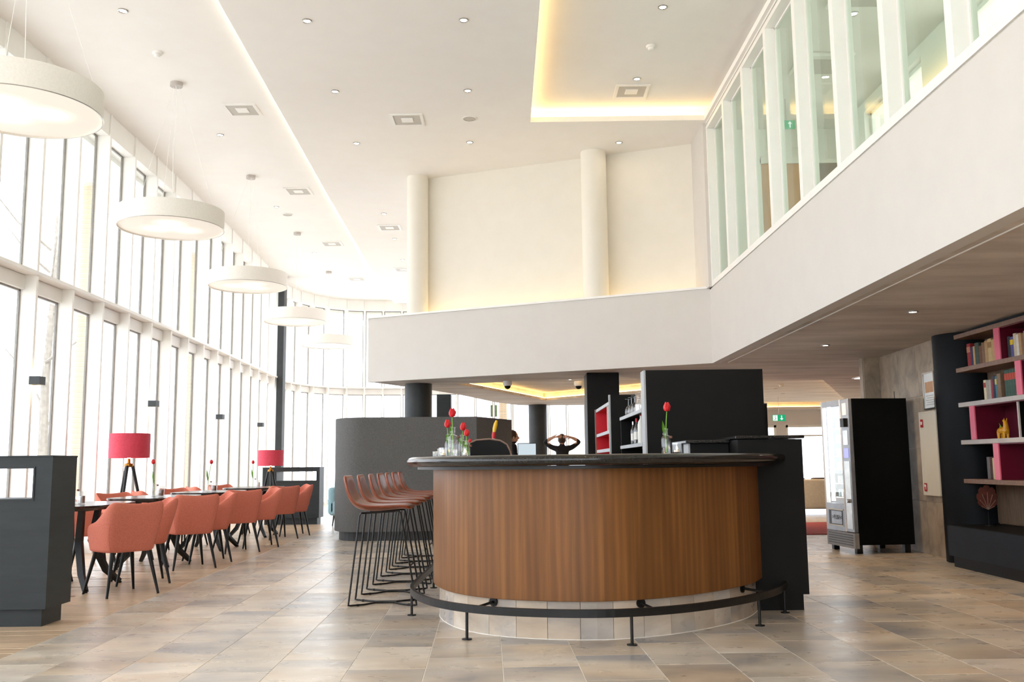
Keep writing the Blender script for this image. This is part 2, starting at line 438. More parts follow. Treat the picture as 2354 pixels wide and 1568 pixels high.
def dup(root, loc, rz, label, group=None, scale=None):
    r = root.copy(); COL.objects.link(r); r.location = loc; r.rotation_euler = (0, 0, rz); r['label'] = label
    if group: r['group'] = group
    if scale: r.scale = (scale,) * 3
    for ch in list(root.children):
        c = ch.copy(); COL.objects.link(c); c.parent = r
        for g in ch.children:
            d = g.copy(); COL.objects.link(d); d.parent = c
    return r
def bx(name, mat, parent, *a, bev=0.0, label=None, seg=1):
    bm = BM(); box(bm, *a, bev=bev, seg=seg)
    return obj(name, bm, mat, parent, label=label)
ORD = ['first', 'second', 'third', 'fourth', 'fifth', 'sixth', 'seventh', 'eighth', 'ninth', 'tenth', 'eleventh', 'twelfth']

# ================================================================== THE SETTING
YB = -5.0      # wall behind the camera
LOW, LEDGE, CEIL, CEIL_L = 2.40, 3.41, 5.70, 5.80

# ---- floor: base slab, slate tiles, oak planks
EX = Vector((1, 0.028)).normalized(); EY = Vector((-0.028, 1)).normalized(); ORG = Vector((-0.06, 4.88))
TW, TL = 0.41, 0.615
bm = BM(); box(bm, -6.6, 10.5, YB, 28.2, -0.3, -0.0016)
floor = struct('floor', bm, 'grout')
tm_bm = BM(); box(tm_bm, -TW / 2 + .002, TW / 2 - .002, -TL / 2 + .002, TL / 2 - .002, -0.012, 0, bev=0.0012)
tile_me = bpy.data.meshes.new('tile'); tm_bm.to_mesh(tile_me); tm_bm.free(); tile_me.materials.append(MATS['slate_tile'])
ANG = math.atan2(EX.y, EX.x)
tiles = []
for i in range(-7, 26):
    for j in range(-18, 38):
        c = ORG + EX * ((i + 0.5) * TW) + EY * ((j + (0.5 if i % 2 else 0.05)) * TL)
        if c.y < YB or c.y > 27.6 or c.x > 10.2: continue
        if c.x > 5.3 and c.y < 12.6: continue
        px = 1177 + F_PX * c.x / max(c.y, .1)
        vis = c.y > 4.2 and -120 < px < 2480
        tiles.append((0 if vis else 1, c.y if vis else 99, c))
tiles.sort(key=lambda t: (t[0], t[1]))
rest = BM()
for n, (a, b, c) in enumerate(tiles):
    if n < 290 and a == 0:
        o = obm('tile', tile_me, None, floor); o.location = (c.x, c.y, 0); o.rotation_euler = (0, 0, ANG)
    else:
        M_ = Matrix.Translation((c.x, c.y, 0)) @ Matrix.Rotation(ANG, 4, 'Z')
        vs_ = box(rest, -TW / 2 + .002, TW / 2 - .002, -TL / 2 + .002, TL / 2 - .002, -0.012, 0)
        for v in vs_: v.co = M_ @ v.co
o = obj('tile_field', rest, 'slate_tile', floor); o['kind'] = 'stuff'
# planks run across, left of the tiles
PW = 0.155
plank_cache = {}
def plank(length):
    k = round(length, 2)
    if k not in plank_cache:
        b = BM(); box(b, -k / 2 + .0015, k / 2 - .0015, -PW / 2 + .0015, PW / 2 - .0015, -0.012, 0, bev=0.001)
        me = bpy.data.meshes.new('plank'); b.to_mesh(me); b.free(); me.materials.append(MATS['oak_plank']); plank_cache[k] = me
    return plank_cache[k]
np_ = 0
rest = BM()
for j in range(-60, 150):
    y = ORG.y + j * PW
    if y < YB + .1 or y > 26.3: continue
    xr = ORG.x - 7 * TW - 0.028 * (y - ORG.y)
    cuts = [0, (1.35, 0.7, 1.1, 1.55)[j % 4], 3.0]
    for a, b in zip(cuts, cuts[1:]):
        L = b - a; cx = xr - (a + b) / 2 - 0.003
        if 5.2 < y < 19 and np_ < 200:
            o = obm('plank', plank(L), None, floor); o.location = (cx, y, 0); o.rotation_euler = (0, 0, ANG); np_ += 1
        else:
            vs_ = box(rest, cx - L / 2 + .0015, cx + L / 2 - .0015, y - PW / 2 + .0015, y + PW / 2 - .0015, -0.012, 0)
o = obj('plank_field', rest, 'oak_plank', floor); o['kind'] = 'stuff'

# ---- window facade on the left, bending round at the far end
def fx(y):
    pts = [(-6, -5.35), (11, -5.35), (14, -5.42), (18, -5.56), (21, -5.72), (23.6, -5.86)]
    for (a, xa), (b, xb) in zip(pts, pts[1:]):
        if y <= b: return xa + (xb - xa) * (y - a) / (b - a)
    return pts[-1][1]
nodes = [(fx(10.48 + .9 * k), 10.48 + .9 * k) for k in range(-17, 15)]
nodes += [(-5.87, 23.72), (-5.90, 24.35), (-5.86, 24.95), (-5.74, 25.5), (-5.5, 26.05), (-5.18, 26.5), (-4.72, 26.85), (-4.24, 27.0), (-3.73, 27.08)]
nodes += [(-3.2 + .53 * k, 27.12) for k in range(0, 15)]
sill = BM(); box(sill, -6.2, -5.3, YB, YB + .01, 0, .01)
bm = BM()
ns = normals2d([(n[0], n[1]) for n in nodes])          # points away from the room? checked below
def outw(i):
    n = ns[i]; return n if n.dot(Vector((-1, 0.6))) > 0 else -n
sweep(bm, nodes, [(0.16, 0.0), (0.30, 0.0), (0.30, 0.10), (0.16, 0.10)], 1.0)
wall_left = struct('wall_left', bm, 'frame_white')
sgn = 1.0
sweepers = [('head', [(0.02, 5.52), (0.32, 5.52), (0.32, 5.84), (0.02, 5.84)]),
            ('transom_panel', [(0.13, 3.08), (0.30, 3.08), (0.30, 3.24), (0.13, 3.24)]),
            ('transom_bar', [(-0.02, 3.245), (0.26, 3.245), (0.26, 3.285), (-0.02, 3.285)])]
for nm, pr in sweepers:
    bm = BM(); sweep(bm, nodes, pr, 1.0); obj(nm, bm, 'frame_white', wall_left)
for i, nd_ in enumerate(nodes):
    n = outw(i); t = Vector((-n.y, n.x))
    th = 0.024 if i < 33 else 0.02
    c = Vector(nd_)
    poly = [c + t * th, c - t * th, c - t * th + n * 0.2, c + t * th + n * 0.2]
    bm = BM(); prism(bm, [(p.x, p.y) for p in poly], 0, 5.82); obj('fin', bm, 'frame_white', wall_left)
wn_ = 0
for i in range(len(nodes) - 1):
    a, b = Vector(nodes[i]), Vector(nodes[i + 1])
    t = (b - a).normalized(); n = Vector((-t.y, t.x))
    if n.dot(outw(i)) < 0: n = -n
    wn_ += 1
    th = 0.024 if i < 32 else 0.02
    A = a + t * th + n * .18; B = b - t * th + n * .18
    L = (B - A).length
    M_ = Matrix.Translation((A.x, A.y, 0)) @ Matrix.Rotation(math.atan2(t.y, t.x), 4, 'Z')
    sd = 1 if Vector((-t.y, t.x)).dot(n) > 0 else -1
    fb = BM(); panes = []
    fwid = 0.02
    for z0, z1 in ((0.10, 3.08), (3.285, 5.52)):
        box(fb, 0, fwid, -0.006, 0.02, z0, z1); box(fb, L - fwid, L, -0.006, 0.02, z0, z1)
        box(fb, 0, L, -0.006, 0.02, z0, z0 + fwid); box(fb, 0, L, -0.006, 0.02, z1 - fwid, z1)
    bmesh.ops.transform(fb, matrix=M_, verts=fb.verts[:])
    wo = struct('window_%d' % wn_, fb, 'window_metal')
    for z0, z1 in ((0.10, 3.08), (3.285, 5.52)):
        pb = BM(); box(pb, fwid, L - fwid, 0.0, 0.008, z0 + fwid, z1 - fwid)
        bmesh.ops.transform(pb, matrix=M_, verts=pb.verts[:])
        obj('pane', pb, 'window_glass', wo)
sill.free()
# dark steel column where the facade bends
bm = BM(); box(bm, -5.86, -5.70, 23.35, 23.62, 0, 5.8, bev=0.01)
tag(obj('steel_column', bm, 'dark_column'), 'tall slim dark steel column where the window wall bends', 'column')

# ---- outside: paving, brick piers, eave, tree
bm = BM(); box(bm, -70, 60, YB - 30, 90, -0.6, -0.32)
tag(obj('pavement', bm, 'paving'), 'pale paving outside the windows', 'pavement')['kind'] = 'structure'
bm = BM(); sweep(bm, nodes, [(0.32, 5.45), (1.5, 5.45), (1.5, 5.9), (0.32, 5.9)], 1.0)
o = struct('trim_1', bm, 'frame_white')
brick_b = BM(); box(brick_b, -.12, .12, -.12, .12, 0, .062, bev=.004)
brick_me = bpy.data.meshes.new('brick'); brick_b.to_mesh(brick_me); brick_b.free(); brick_me.materials.append(MATS['brick_tan'])
for k, (bxx, byy) in enumerate(((-6.35, 14.0), (-6.5, 18.8))):
    t = thing('brick_pier', ['tan brick pier outside the windows behind the red lamp, nearer one', 'tan brick pier outside the windows, farther one'][k], 'pier', (bxx, byy, -.32), 0, 'brick piers outside')
    bx('core', 'mortar', t, -.112, .112, -.112, .112, 0, 5.7)
    for c in range(75):
        o = obm('brick', brick_me, None, t); o.location = (0, 0, .03 + c * .075)
t = thing('brick_pier', 'brick pier outside the far windows above the grey partition', 'pier', (-.30, 29.0, -.32), 0, 'brick piers outside')
bx('core', 'mortar', t, -.112, .112, -.112, .112, 0, 5.7)
for c in range(75):
    o = obm('brick', brick_me, None, t); o.location = (0, 0, .03 + c * .075)
t = thing('green_panel', 'small leafy green panel on a post outside the far windows', 'panel sign', (-.58, 29.0, -.32))
bm = BM(); tube(bm, [(0, .03, 0), (0, .03, 3.1)], .03, 8); obj('post', bm, 'bark', t)
bx('board', 'leafy_green', t, -.10, .10, -.02, .02, 2.82, 3.18)
t = thing('bare_tree', 'slim pale bare tree outside the left windows', 'tree', (-10.2, 20.5, -.32))
bm = BM(); tube(bm, [(0, 0, 0), (.05, 0, 1.5), (-.03, .1, 3.2), (.1, 0, 5.2), (.05, .1, 7)], [.13, .11, .09, .06, .03], 8); obj('trunk', bm, 'bark', t, True)
rb = random.Random(3)
for k in range(9):
    z = 2.2 + k * .5; a = rb.uniform(0, 6.28); L = rb.uniform(.8, 1.6)
    bm = BM(); tube(bm, [(0, 0, z), (math.cos(a) * L * .5, math.sin(a) * L * .5, z + L * .35), (math.cos(a) * L, math.sin(a) * L, z + L * .9)], [.035, .02, .008], 6); obj('branch', bm, 'bark', t, True)

# ---- walls behind the camera and on the right
bm = BM(); box(bm, -6.2, -5.3, YB - .2, YB, 0, 6.2); box(bm, 2.4, 8, YB - .2, YB, 0, 6.2); box(bm, -5.3, 2.4, YB - .2, YB, 0, .12); box(bm, -5.3, 2.4, YB - .2, YB, 5.5, 6.2)
box(bm, -5.3, 2.4, YB - .2, YB, 2.97, 3.25)
wb = struct('wall_back', bm, 'wall_white')
for k in range(9):
    bm = BM(); xx = -5.3 + 7.7 * k / 8; box(bm, xx - .03, xx + .03, YB - .2, YB + .02, 0, 5.5); obj('fin', bm, 'frame_white', wb)
for k in range(8):
    for z0, z1 in ((.12, 2.97), (3.25, 5.5)):
        bm = BM(); xx = -5.3 + 7.7 * k / 8; box(bm, xx + .03, xx + 7.7 / 8 - .03, YB - .12, YB - .112, z0, z1); obj('pane', bm, 'window_glass', wb)
bm = BM(); box(bm, 4.98, 5.2, YB, 12.25, 0, LOW + .1); struct('wall_right', bm, 'limed_back')
# far lobby shell
bm = BM(); box(bm, 9.6, 9.8, 12.2, 25.2, 0, 2.8); struct('wall_lobby_side', bm, 'wall_white')
bm = BM(); box(bm, 5.2, 9.8, 12.05, 12.25, 0, 2.8); struct('wall_lobby_near', bm, 'wall_white')

# ---- ceilings
edge = [(-2.60, YB), (-2.90, 8.9), (-3.0, 11.74), (-3.16, 16.12), (-3.35, 22.65), (-3.4, 26.9)]
cof = [(0.45, -3.0), (2.66, -3.0), (2.66, 12.40), (0.285, 12.41)]
outer = edge + [(2.72, 26.9), (2.72, YB)]
bm = BM(); plate(bm, outer, [cof], CEIL, CEIL + .07)
ceiling = struct('ceiling', bm, 'ceiling_white')
co = offset_poly(cof, .13)
bm = BM(); prism(bm, co, CEIL + .20, CEIL + .30)
obj('coffer_top', bm, 'ceiling_white', ceiling)
def ring_wall(poly, z0, z1, th=.03):
    bm = BM(); plate(bm, offset_poly(poly, th), [poly], z0, z1); return bm
obj('coffer_side', ring_wall(co, CEIL + .07, CEIL + .2), 'ceiling_white', ceiling)
def led_ring(poly, z, name='led_strip', mat='led_warm', w_=.03, parent=None, skip=()):
    n = len(poly)
    for i in range(n):
        if i in skip: continue
        a, b = Vector(poly[i]), Vector(poly[(i + 1) % n]); t = (b - a).normalized(); q = Vector((-t.y, t.x)) * w_ / 2
        bm = BM(); prism(bm, [(a + q)[:], (b + q)[:], (b - q)[:], (a - q)[:]], z, z + .012)
        obj(name, bm, mat, parent)
led_ring(offset_poly(cof, .07), CEIL + .075, parent=ceiling, skip=(0, 1))
# left, higher ceiling strip
left_poly = [(-6.5, YB)] + [(e[0] + .25, e[1]) for e in edge[:1]] + [(e[0] + .25, e[1]) for e in edge[1:]] + [(2.8, 26.9), (2.8, 28.2), (-6.5, 28.2)]
bm = BM(); prism(bm, left_poly, CEIL_L + .02, CEIL_L + .14); cl = struct('ceiling_left', bm, 'ceiling_white')
bm = BM()
sweep(bm, [(e[0] + .05, e[1]) for e in edge], [(-.012, CEIL + .072), (.012, CEIL + .072), (.012, CEIL + .082), (-.012, CEIL + .082)], 1.0)
obj('led_strip', bm, 'led_edge', cl)
# roof above everything keeps the sky out
bm = BM(); box(bm, -6.3, 10, YB - .3, 28.4, 6.05, 6.3); struct('roof', bm, 'ceiling_white')

# ---- gallery slab, fascia, ledge
fa, fb_ = Vector((-2.31, 15.03)), Vector((2.70, 12.66))
soff = [(2.90, YB), (5.3, YB), (5.3, 12.3), (9.8, 12.3), (9.8, 25.2), (4.0, 25.2), (3.2, 21.9), (0.5, 21.9), (0.15, 21.7), (-.37, 20.57), (-1.0, 18.23), (-1.53, 16.74), (-2.24, 15.10), (2.90, 12.70)]
cv1 = [(1.75, 14.75), (3.3, 17.25), (0.71, 20.17), (-.93, 15.71)]
cv2 = [(3.9, 15.6), (5.15, 15.64), (8.72, 24.2), (8.72, 24.5), (4.1, 24.5)]
bm = BM(); plate(bm, soff, [cv1, cv2], LOW, LOW + .05)
soffit = struct('ceiling_low', bm, 'soffit_taupe')
for cv in (cv1, cv2):
    o2 = offset_poly(cv, .10)
    obj('cove_side', ring_wall(o2, LOW + .05, LOW + .17), 'soffit_taupe', soffit)
    bm = BM(); prism(bm, o2, LOW + .17, LOW + .2); obj('cove_top', bm, 'soffit_taupe', soffit)
    led_ring(offset_poly(cv, .055), LOW + .055, mat='led_low' if cv is cv2 else 'led_warm', parent=soffit)
# fascia board with ledge
def wall_seg(a, b, z0, z1, th, mat, name=None, side=1, parent=None):
    a, b = Vector(a), Vector(b); t = (b - a).normalized(); n = Vector((-t.y, t.x)) * side
    bm = BM(); prism(bm, [a[:], b[:], (b + n * th)[:], (a + n * th)[:]], z0, z1)
    if parent: return obj(name, bm, mat, parent)
    return struct(name, bm, mat)
f1 = wall_seg(fa, fb_, LOW - .012, LEDGE, .12, 'wall_white', 'wall_fascia_far')
wall_seg(fa + Vector((-.02, -.025)), fb_ + Vector((0, -.02)), LEDGE, LEDGE + .03, .16, 'frame_white', 'ledge', 1, f1)
bm = BM(); box(bm, 2.70, 2.82, YB, 12.70, LOW - .012, LEDGE - .02); f2 = struct('wall_fascia_right', bm, 'wall_white')
bm = BM(); box(bm, 2.715, 2.83, YB, 12.66, LEDGE - .02, LEDGE); obj('shadow_gap', bm, 'mesh_grey', f2)
bm = BM(); box(bm, 2.70, 2.84, YB, 12.66, LEDGE, LEDGE + .07); obj('sill', bm, 'frame_white', f2)
bm = BM(); box(bm, 2.82, 2.895, YB, 12.62, LOW - .006, LOW + .03); obj('edge_trim', bm, 'soffit_taupe', f2)
bm = BM(); box(bm, 2.895, 2.905, YB, 12.62, LOW - .012, LOW + .01); obj('edge_bead', bm, 'frame_white', f2)
wall_seg((-2.31, 15.03), (-1.55, 16.7), LOW - .005, LEDGE, -.1, 'wall_white', 'wall_fascia_side')
# slab body
bm = BM(); prism(bm, [(2.84, YB), (4.7, YB), (4.7, 12.6), (2.84, 12.6)], LOW + .3, 3.0); struct('floor_gallery', bm, 'wall_white')
bm = BM(); prism(bm, [(-2.2, 15.1), (2.72, 12.8), (2.72, 13.6), (-1.4, 15.2)], LOW + .3, 3.3); struct('floor_balcony', bm, 'wall_white')
# upper back wall with glow at its foot
w1, w2 = Vector((-1.40, 14.96)), Vector((2.78, 13.33))
wall_seg(w1, w2, 3.0, CEIL + .05, .2, 'wall_cream', 'wall_upper')
bm = BM(); t = (w2 - w1).normalized(); n = Vector((t.y, -t.x))
prism(bm, [(w1 + n * .06)[:], (w2 + n * .06)[:], (w2 + n * .09)[:], (w1 + n * .09)[:]], 3.305, 3.32)
obj('led_strip', bm, 'led_soft', bpy.data.objects['wall_upper'])
for k, (x, y, r) in enumerate(((-1.50, 14.86, .17), (1.25, 13.72, .19))):
    bm = BM(); lathe(bm, [(r, 3.2), (r, CEIL + .02)], 32, (x, y, 0))
    tag(obj('white_column', bm, 'wall_cream', None, True), ['round cream column at the left end of the upper wall', 'round cream column standing in the middle of the upper wall'][k], 'column', 'upper columns')
# white pier between upper wall and gallery glazing
bm = BM(); box(bm, 2.66, 2.82, 12.52, 13.4, LEDGE, CEIL + .02); struct('wall_pier', bm, 'wall_white')
# ---- gallery glazing
bm = BM(); box(bm, 2.70, 2.86, YB, 12.55, 5.60, CEIL + .02); gal = struct('wall_gallery', bm, 'frame_white')
bm = BM(); box(bm, 2.692, 2.72, YB, 12.55, 5.655, 5.665); obj('groove_strip', bm, 'mesh_grey', gal)  # raised grey strip drawn in place of a recessed groove
gy = [12.5 - k for k in range(0, 17)]
for k, y in enumerate(gy):
    bm = BM(); box(bm, 2.70, 2.86, y - .045, y + .045, LEDGE + .07, 5.6); obj('fin', bm, 'frame_white', gal)
for k in range(len(gy) - 1):
    bm = BM()
    y0, y1 = gy[k + 1] + .045, gy[k] - .045
    box(bm, 2.80, 2.835, y0, y0 + .02, 3.48, 5.6); box(bm, 2.80, 2.835, y1 - .02, y1, 3.48, 5.6)
    box(bm, 2.80, 2.835, y0, y1, 3.48, 3.5); box(bm, 2.80, 2.835, y0, y1, 5.58, 5.6)
    wn_ += 1
    wo = struct('window_%d' % wn_, bm, 'frame_white')
    bm = BM(); box(bm, 2.812, 2.822, y0 + .02, y1 - .02, 3.5, 5.58); obj('pane', bm, 'gallery_glass', wo)
# corridor behind the glass
bm = BM(); box(bm, 2.86, 4.8, YB, 12.8, 5.63, 5.72); struct('ceiling_gallery', bm, 'ceiling_white')
bm = BM(); box(bm, 2.84, 4.8, 12.6, 12.75, 3.0, 5.65); endw = struct('wall_gallery_end', bm, 'frame_white')
cw = [(11.0, 11.65), (9.95, 10.6), (7.95, 9.15), (6.7, 7.5), (5.5, 6.3), (4.1, 4.9), (2.7, 3.5)]
bm = BM(); ys = [YB] + [v for c in sorted(cw) for v in c] + [12.6]
for a, b in zip(ys[::2], ys[1::2]): box(bm, 4.55, 4.75, a, b, 3.0, 5.65)
for a, b in cw: box(bm, 4.55, 4.75, a, b, 3.0, 3.7); box(bm, 4.55, 4.75, a, b, 5.50, 5.65)
struct('wall_gallery_right', bm, 'frame_white')
for a, b in cw:
    wn_ += 1
    bm = BM()
    for q in ((a, a + .05), (b - .05, b)): box(bm, 4.63, 4.68, q[0], q[1], 3.7, 5.5)
    box(bm, 4.63, 4.68, a, b, 3.7, 3.75); box(bm, 4.63, 4.68, a, b, 5.45, 5.5)
    wo = struct('window_%d' % wn_, bm, 'frame_white')
    bm = BM(); box(bm, 4.65, 4.658, a + .05, b - .05, 3.75, 5.45); obj('pane', bm, 'window_glass', wo)
# doors at the corridor end
for k, (x0, x1, mt) in enumerate(((3.44, 4.0, 'orange_wood'), (4.08, 4.5, 'limed_back'))):
    bm = BM(); box(bm, x0, x1, 12.55, 12.6, 3.0, 5.12, bev=.006)
    d = struct('door_%d' % (k + 1), bm, mt)
    for q in ((x0 - .07, x0), (x1, x1 + .07)): bx('door_frame', 'frame_white', d, q[0], q[1], 12.53, 12.6, 3.0, 5.19)
    bx('door_frame', 'frame_white', d, x0 - .07, x1 + .07, 12.53, 12.6, 5.12, 5.2)
    bx('door_handle', 'steel', d, x0 + .05, x0 + .15, 12.49, 12.52, 4.05, 4.07)
# lobby far wall with glazed doors
bm = BM()
box(bm, 4.0, 9.8, 25.0, 25.2, 2.0, 2.8); box(bm, 4.0, 4.2, 25.0, 25.2, 0, 2.0); box(bm, 6.95, 7.2, 25.0, 25.2, 0, 2.0); box(bm, 9.3, 9.8, 25.0, 25.2, 0, 2.0)
struct('wall_lobby_far', bm, 'wall_white')
for (x0, x1) in ((4.2, 6.95), (7.2, 9.3)):
    wn_ += 1
    bm = BM()
    for xa in (x0, (x0 + x1) / 2 - .03, x1 - .06): box(bm, xa, xa + .06, 25.02, 25.1, 0, 2.0)
    box(bm, x0, x1, 25.02, 25.1, 1.94, 2.0); box(bm, x0, x1, 25.02, 25.1, 0, .06); box(bm, x0, x1, 25.03, 25.1, 1.70, 1.74)
    wo = struct('window_%d' % wn_, bm, 'ivory')
    bm = BM(); box(bm, x0 + .06, x1 - .06, 25.05, 25.06, .06, 1.94); obj('pane', bm, 'window_glass', wo)

# ---- stone wall on the right, clad with tiles
t_stone = BM(); prism(t_stone, [(4.70, 10.3), (4.99, 10.3), (4.99, 12.44), (4.60, 12.44), (4.60, 12.32), (4.80, 12.30), (4.80, 12.26)], 0, LOW)
stone = struct('wall_stone', t_stone, 'grout')
def clad(a, b, side, rows, cols, z0=0.0, z1=LOW):
    a, b = Vector(a), Vector(b); L = (b - a).length; t = (b - a) / L; ang = math.atan2(t.y, t.x)
    for r in range(rows):
        for c in range(cols):
            w_ = L / cols; h_ = (z1 - z0) / rows
            bm = BM(); box(bm, .002, w_ - .002, -.012 * side if side > 0 else 0, 0 if side > 0 else .012, .002, h_ - .002)
            o = obj('tile', bm, 'travertine', stone); o.location = (a.x + t.x * w_ * c, a.y + t.y * w_ * c, z0 + r * h_); o.rotation_euler = (0, 0, ang)
clad((4.70, 10.3), (4.80, 12.26), -1, 4, 3)
clad((4.60, 12.32), (4.80, 12.30), 1, 4, 1)
clad((4.60, 12.44), (4.60, 12.32), 1, 4, 1)

# ================================================================== CEILING FITTINGS
def downlight_proto():
    t = thing('downlight', 'x', 'downlight', (0, 0, 0), 0, 'recessed downlights')
    bm = BM(); lathe(bm, [(.030, .002), (.052, .002), (.052, -.008), (.044, -.012), (.030, -.004)], 20, cap=False); obj('trim_ring', bm, 'steel', t, True)
    bm = BM(); lathe(bm, [(.033, -.002), (.033, -.0065)], 16); obj('lens', bm, 'downlight_lens', t, True)
    return t
DLP = downlight_proto(); DL_USED = [False]
def downlight(x, y, z, label, s=1.0, group='recessed downlights'):
    if not DL_USED[0]:
        DL_USED[0] = True; DLP.location = (x, y, z); DLP['label'] = label; DLP['group'] = group; DLP.scale = (s,) * 3
        return DLP
    return dup(DLP, (x, y, z), 0, label, group, s)
def lamp_in(t, power):
    d = bpy.data.lights.new('downlight_lamp', 'SPOT'); d.energy = power; d.spot_size = math.radians(120); d.spot_blend = 1.0; d.shadow_soft_size = .04; d.color = (1.0, 0.76, 0.50)
    o = bpy.data.objects.new('downlight_lamp', d); COL.objects.link(o); o.parent = t; o.location = (0, 0, -.02)
left_dl = [(-4.03, 9.34), (-4.17, 13.1), (-4.32, 16.95), (-4.42, 20.77), (-4.6, 24.83)]
for k, (x, y) in enumerate(left_dl):
    downlight(x, y, CEIL_L + .02, '%s downlight from the front in the row between the white drum pendants' % ORD[k])
cl_dl = [(-2.11, 9.37), (-2.17, 11.26), (-2.22, 13.18), (-2.35, 17.06), (-2.40, 19.04), (-2.47, 21.06)]
for k, (x, y) in enumerate(cl_dl):
    downlight(x, y, CEIL, '%s downlight from the front in the row right of the ceiling step' % ORD[k])
for k, (x, y) in enumerate([(-.47, 9.39), (-.52, 11.28), (-.58, 13.19)]):
    downlight(x, y, CEIL, '%s downlight from the front in the row left of the glowing coffer' % ORD[k])
downlight(1.59, 13.27, CEIL, 'downlight between the glowing coffer and the upper column')
for k, (x, y) in enumerate([(1.65, 9.55), (1.62, 11.45)]):
    downlight(x, y, CEIL + .20, '%s downlight inside the glowing coffer' % ['nearer', 'farther'][k])
for k, (x, y) in enumerate([(3.62, 8.42), (3.63, 10.86)]):
    lamp_in(downlight(x, y, LOW, '%s of the two downlights in the taupe low ceiling' % ['nearer', 'farther'][k], 1.0), 30)
for k, (x, y) in enumerate([(3.62, 6.0), (3.6, 3.6), (3.6, 1.2)]):  # unseen lamps added to brighten the right floor and the low ceiling
    lamp_in(downlight(x, y, LOW, 'added unseen downlight in the taupe low ceiling, %s one towards the camera' % ORD[k], 1.0), 30)
lamp_in(downlight(.92, 15.04, LOW, 'small downlight in the low ceiling behind the bar beside a dome camera', .9), 20)
for k, (x, y) in enumerate([(4.9, 17.4), (5.5, 19.7), (6.08, 21.2)]):
    lamp_in(downlight(x, y, LOW + (.17), '%s lobby downlight seen past the black panel' % ORD[k], .9), 90)
for k, (x, y) in enumerate([(3.55, 9.2), (3.6, 11.2)]):
    downlight(x, y, 5.63, '%s downlight behind the gallery glass' % ['nearer', 'farther'][k])
for k, (x, y) in enumerate([(-2.0, 7.2), (-.4, 7.2)]):
    pass

def vent(x, y, z, label, grp='square ceiling vents', s=.44):
    t = thing('ceiling_vent', label, 'vent', (x, y, z), 0, grp)
    h = s / 2
    bm = BM(); plate(bm, [(-h, -h), (h, -h), (h, h), (-h, h)], [[(-h + .04, -h + .04), (h - .04, -h + .04), (h - .04, h - .04), (-h + .04, h - .04)]], -.012, 0); obj('frame', bm, 'frame_white', t)
    bm = BM(); q = h - .04; r = h * .36; plate(bm, [(-q, -q), (q, -q), (q, q), (-q, q)], [[(-r, -r), (r, -r), (r, r), (-r, r)]], -.006, -.001); obj('perforated_plate', bm, 'mesh_grey', t)
    bm = BM(); box(bm, -r, r, -r, r, -.014, -.001, bev=.003); obj('centre_plate', bm, 'frame_white', t)
    return t
for k, (x, y) in enumerate([(-3.58, 12.15), (-3.69, 15.96), (-3.86, 19.91), (-3.97, 23.84)]):
    vent(x, y, CEIL_L + .02, '%s square vent from the front beside the pendant lamps' % ORD[k])
for k, (x, y) in enumerate([(-1.38, 12.26), (-2.38, 18.1), (-2.57, 22.12)]):
    vent(x, y, CEIL, ['large square vent in the middle of the white ceiling', 'square vent left of the upper cream column', 'farthest small square vent near the upper cream column'][k])
vent(1.60, 11.85, CEIL + .20, 'square vent inside the glowing coffer')
t = thing('air_unit', 'square cassette air unit on the gallery ceiling, nearer one', 'air unit', (3.5, 8.75, 5.63), 0, 'gallery air units')
bm = BM(); box(bm, -.3, .3, -.3, .3, -.05, 0, bev=.02); obj('body', bm, 'frame_white', t)
bm = BM(); box(bm, -.2, .2, -.2, .2, -.056, -.05); obj('grille', bm, 'mesh_grey', t)
dup(t, (3.6, 10.4, 5.63), 0, 'square cassette air unit on the gallery ceiling, farther one')
def smoke(x, y, z, label):
    t = thing('smoke_detector', label, 'smoke detector', (x, y, z), 0, 'smoke detectors')
    bm = BM(); lathe(bm, [(.055, 0), (.055, -.015), (.045, -.025)], 20); obj('base', bm, 'frame_white', t, True)
    bm = BM(); lathe(bm, [(.036, -.02), (.034, -.045), (.022, -.055)], 16); obj('sensor_head', bm, 'frame_white', t, True)
smoke(-4.05, 10.36, CEIL_L + .02, 'smoke detector on the left ceiling ahead of the second pendant')
smoke(1.66, 10.5, CEIL + .2, 'smoke detector inside the glowing coffer')
smoke(5.3, 18.6, LOW + .17, 'small smoke detector on the lobby ceiling')
for k, (x, y, z, lb) in enumerate([(-.54, 12.24, CEIL, 'round flush ceiling speaker in the middle of the ceiling'), (-4.24, 17.49, CEIL_L + .02, 'round flush ceiling speaker among the pendant lamps')]):
    t = thing('ceiling_speaker', lb, 'speaker', (x, y, z), 0, 'ceiling speakers')
    bm = BM(); lathe(bm, [(.10, 0), (.10, -.008), (.085, -.01)], 24, cap=False); obj('rim', bm, 'frame_white', t, True)
    bm = BM(); lathe(bm, [(.086, -.001), (.086, -.006)], 24); obj('grille', bm, 'mesh_grey', t, True)
for k, (x, y) in enumerate([(-.08, 15.23), (1.08, 15.4)]):
    t = thing('dome_camera', ['white dome camera under the low ceiling left of the square pillar', 'white dome camera close beside the square black pillar'][k], 'camera', (x, y, LOW), 0, 'dome cameras')
    bm = BM(); lathe(bm, [(.07, 0), (.075, -.05), (.06, -.08)], 20); obj('housing', bm, 'frame_white', t, True)
    bm = BM(); lathe(bm, [(.052, -.075), (.048, -.1), (.034, -.122), (.01, -.132)], 16); obj('dome', bm, 'black_laminate', t, True)
for k, (x, y, z) in enumerate([(4.45, 16.5, LOW + .17), (5.75, 15.2, LOW)]):
    t = thing('panel_lamp', ['flat rectangular light panel left in the lobby ceiling', 'flat rectangular light panel beside the stone pier'][k], 'panel lamp', (x, y, z), 0, 'lobby light panels')
    bx('frame', 'frame_white', t, -.2, .2, -.2, .2, -.015, 0); bx('diffuser', 'panel_light', t, -.17, .17, -.17, .17, -.018, -.014)

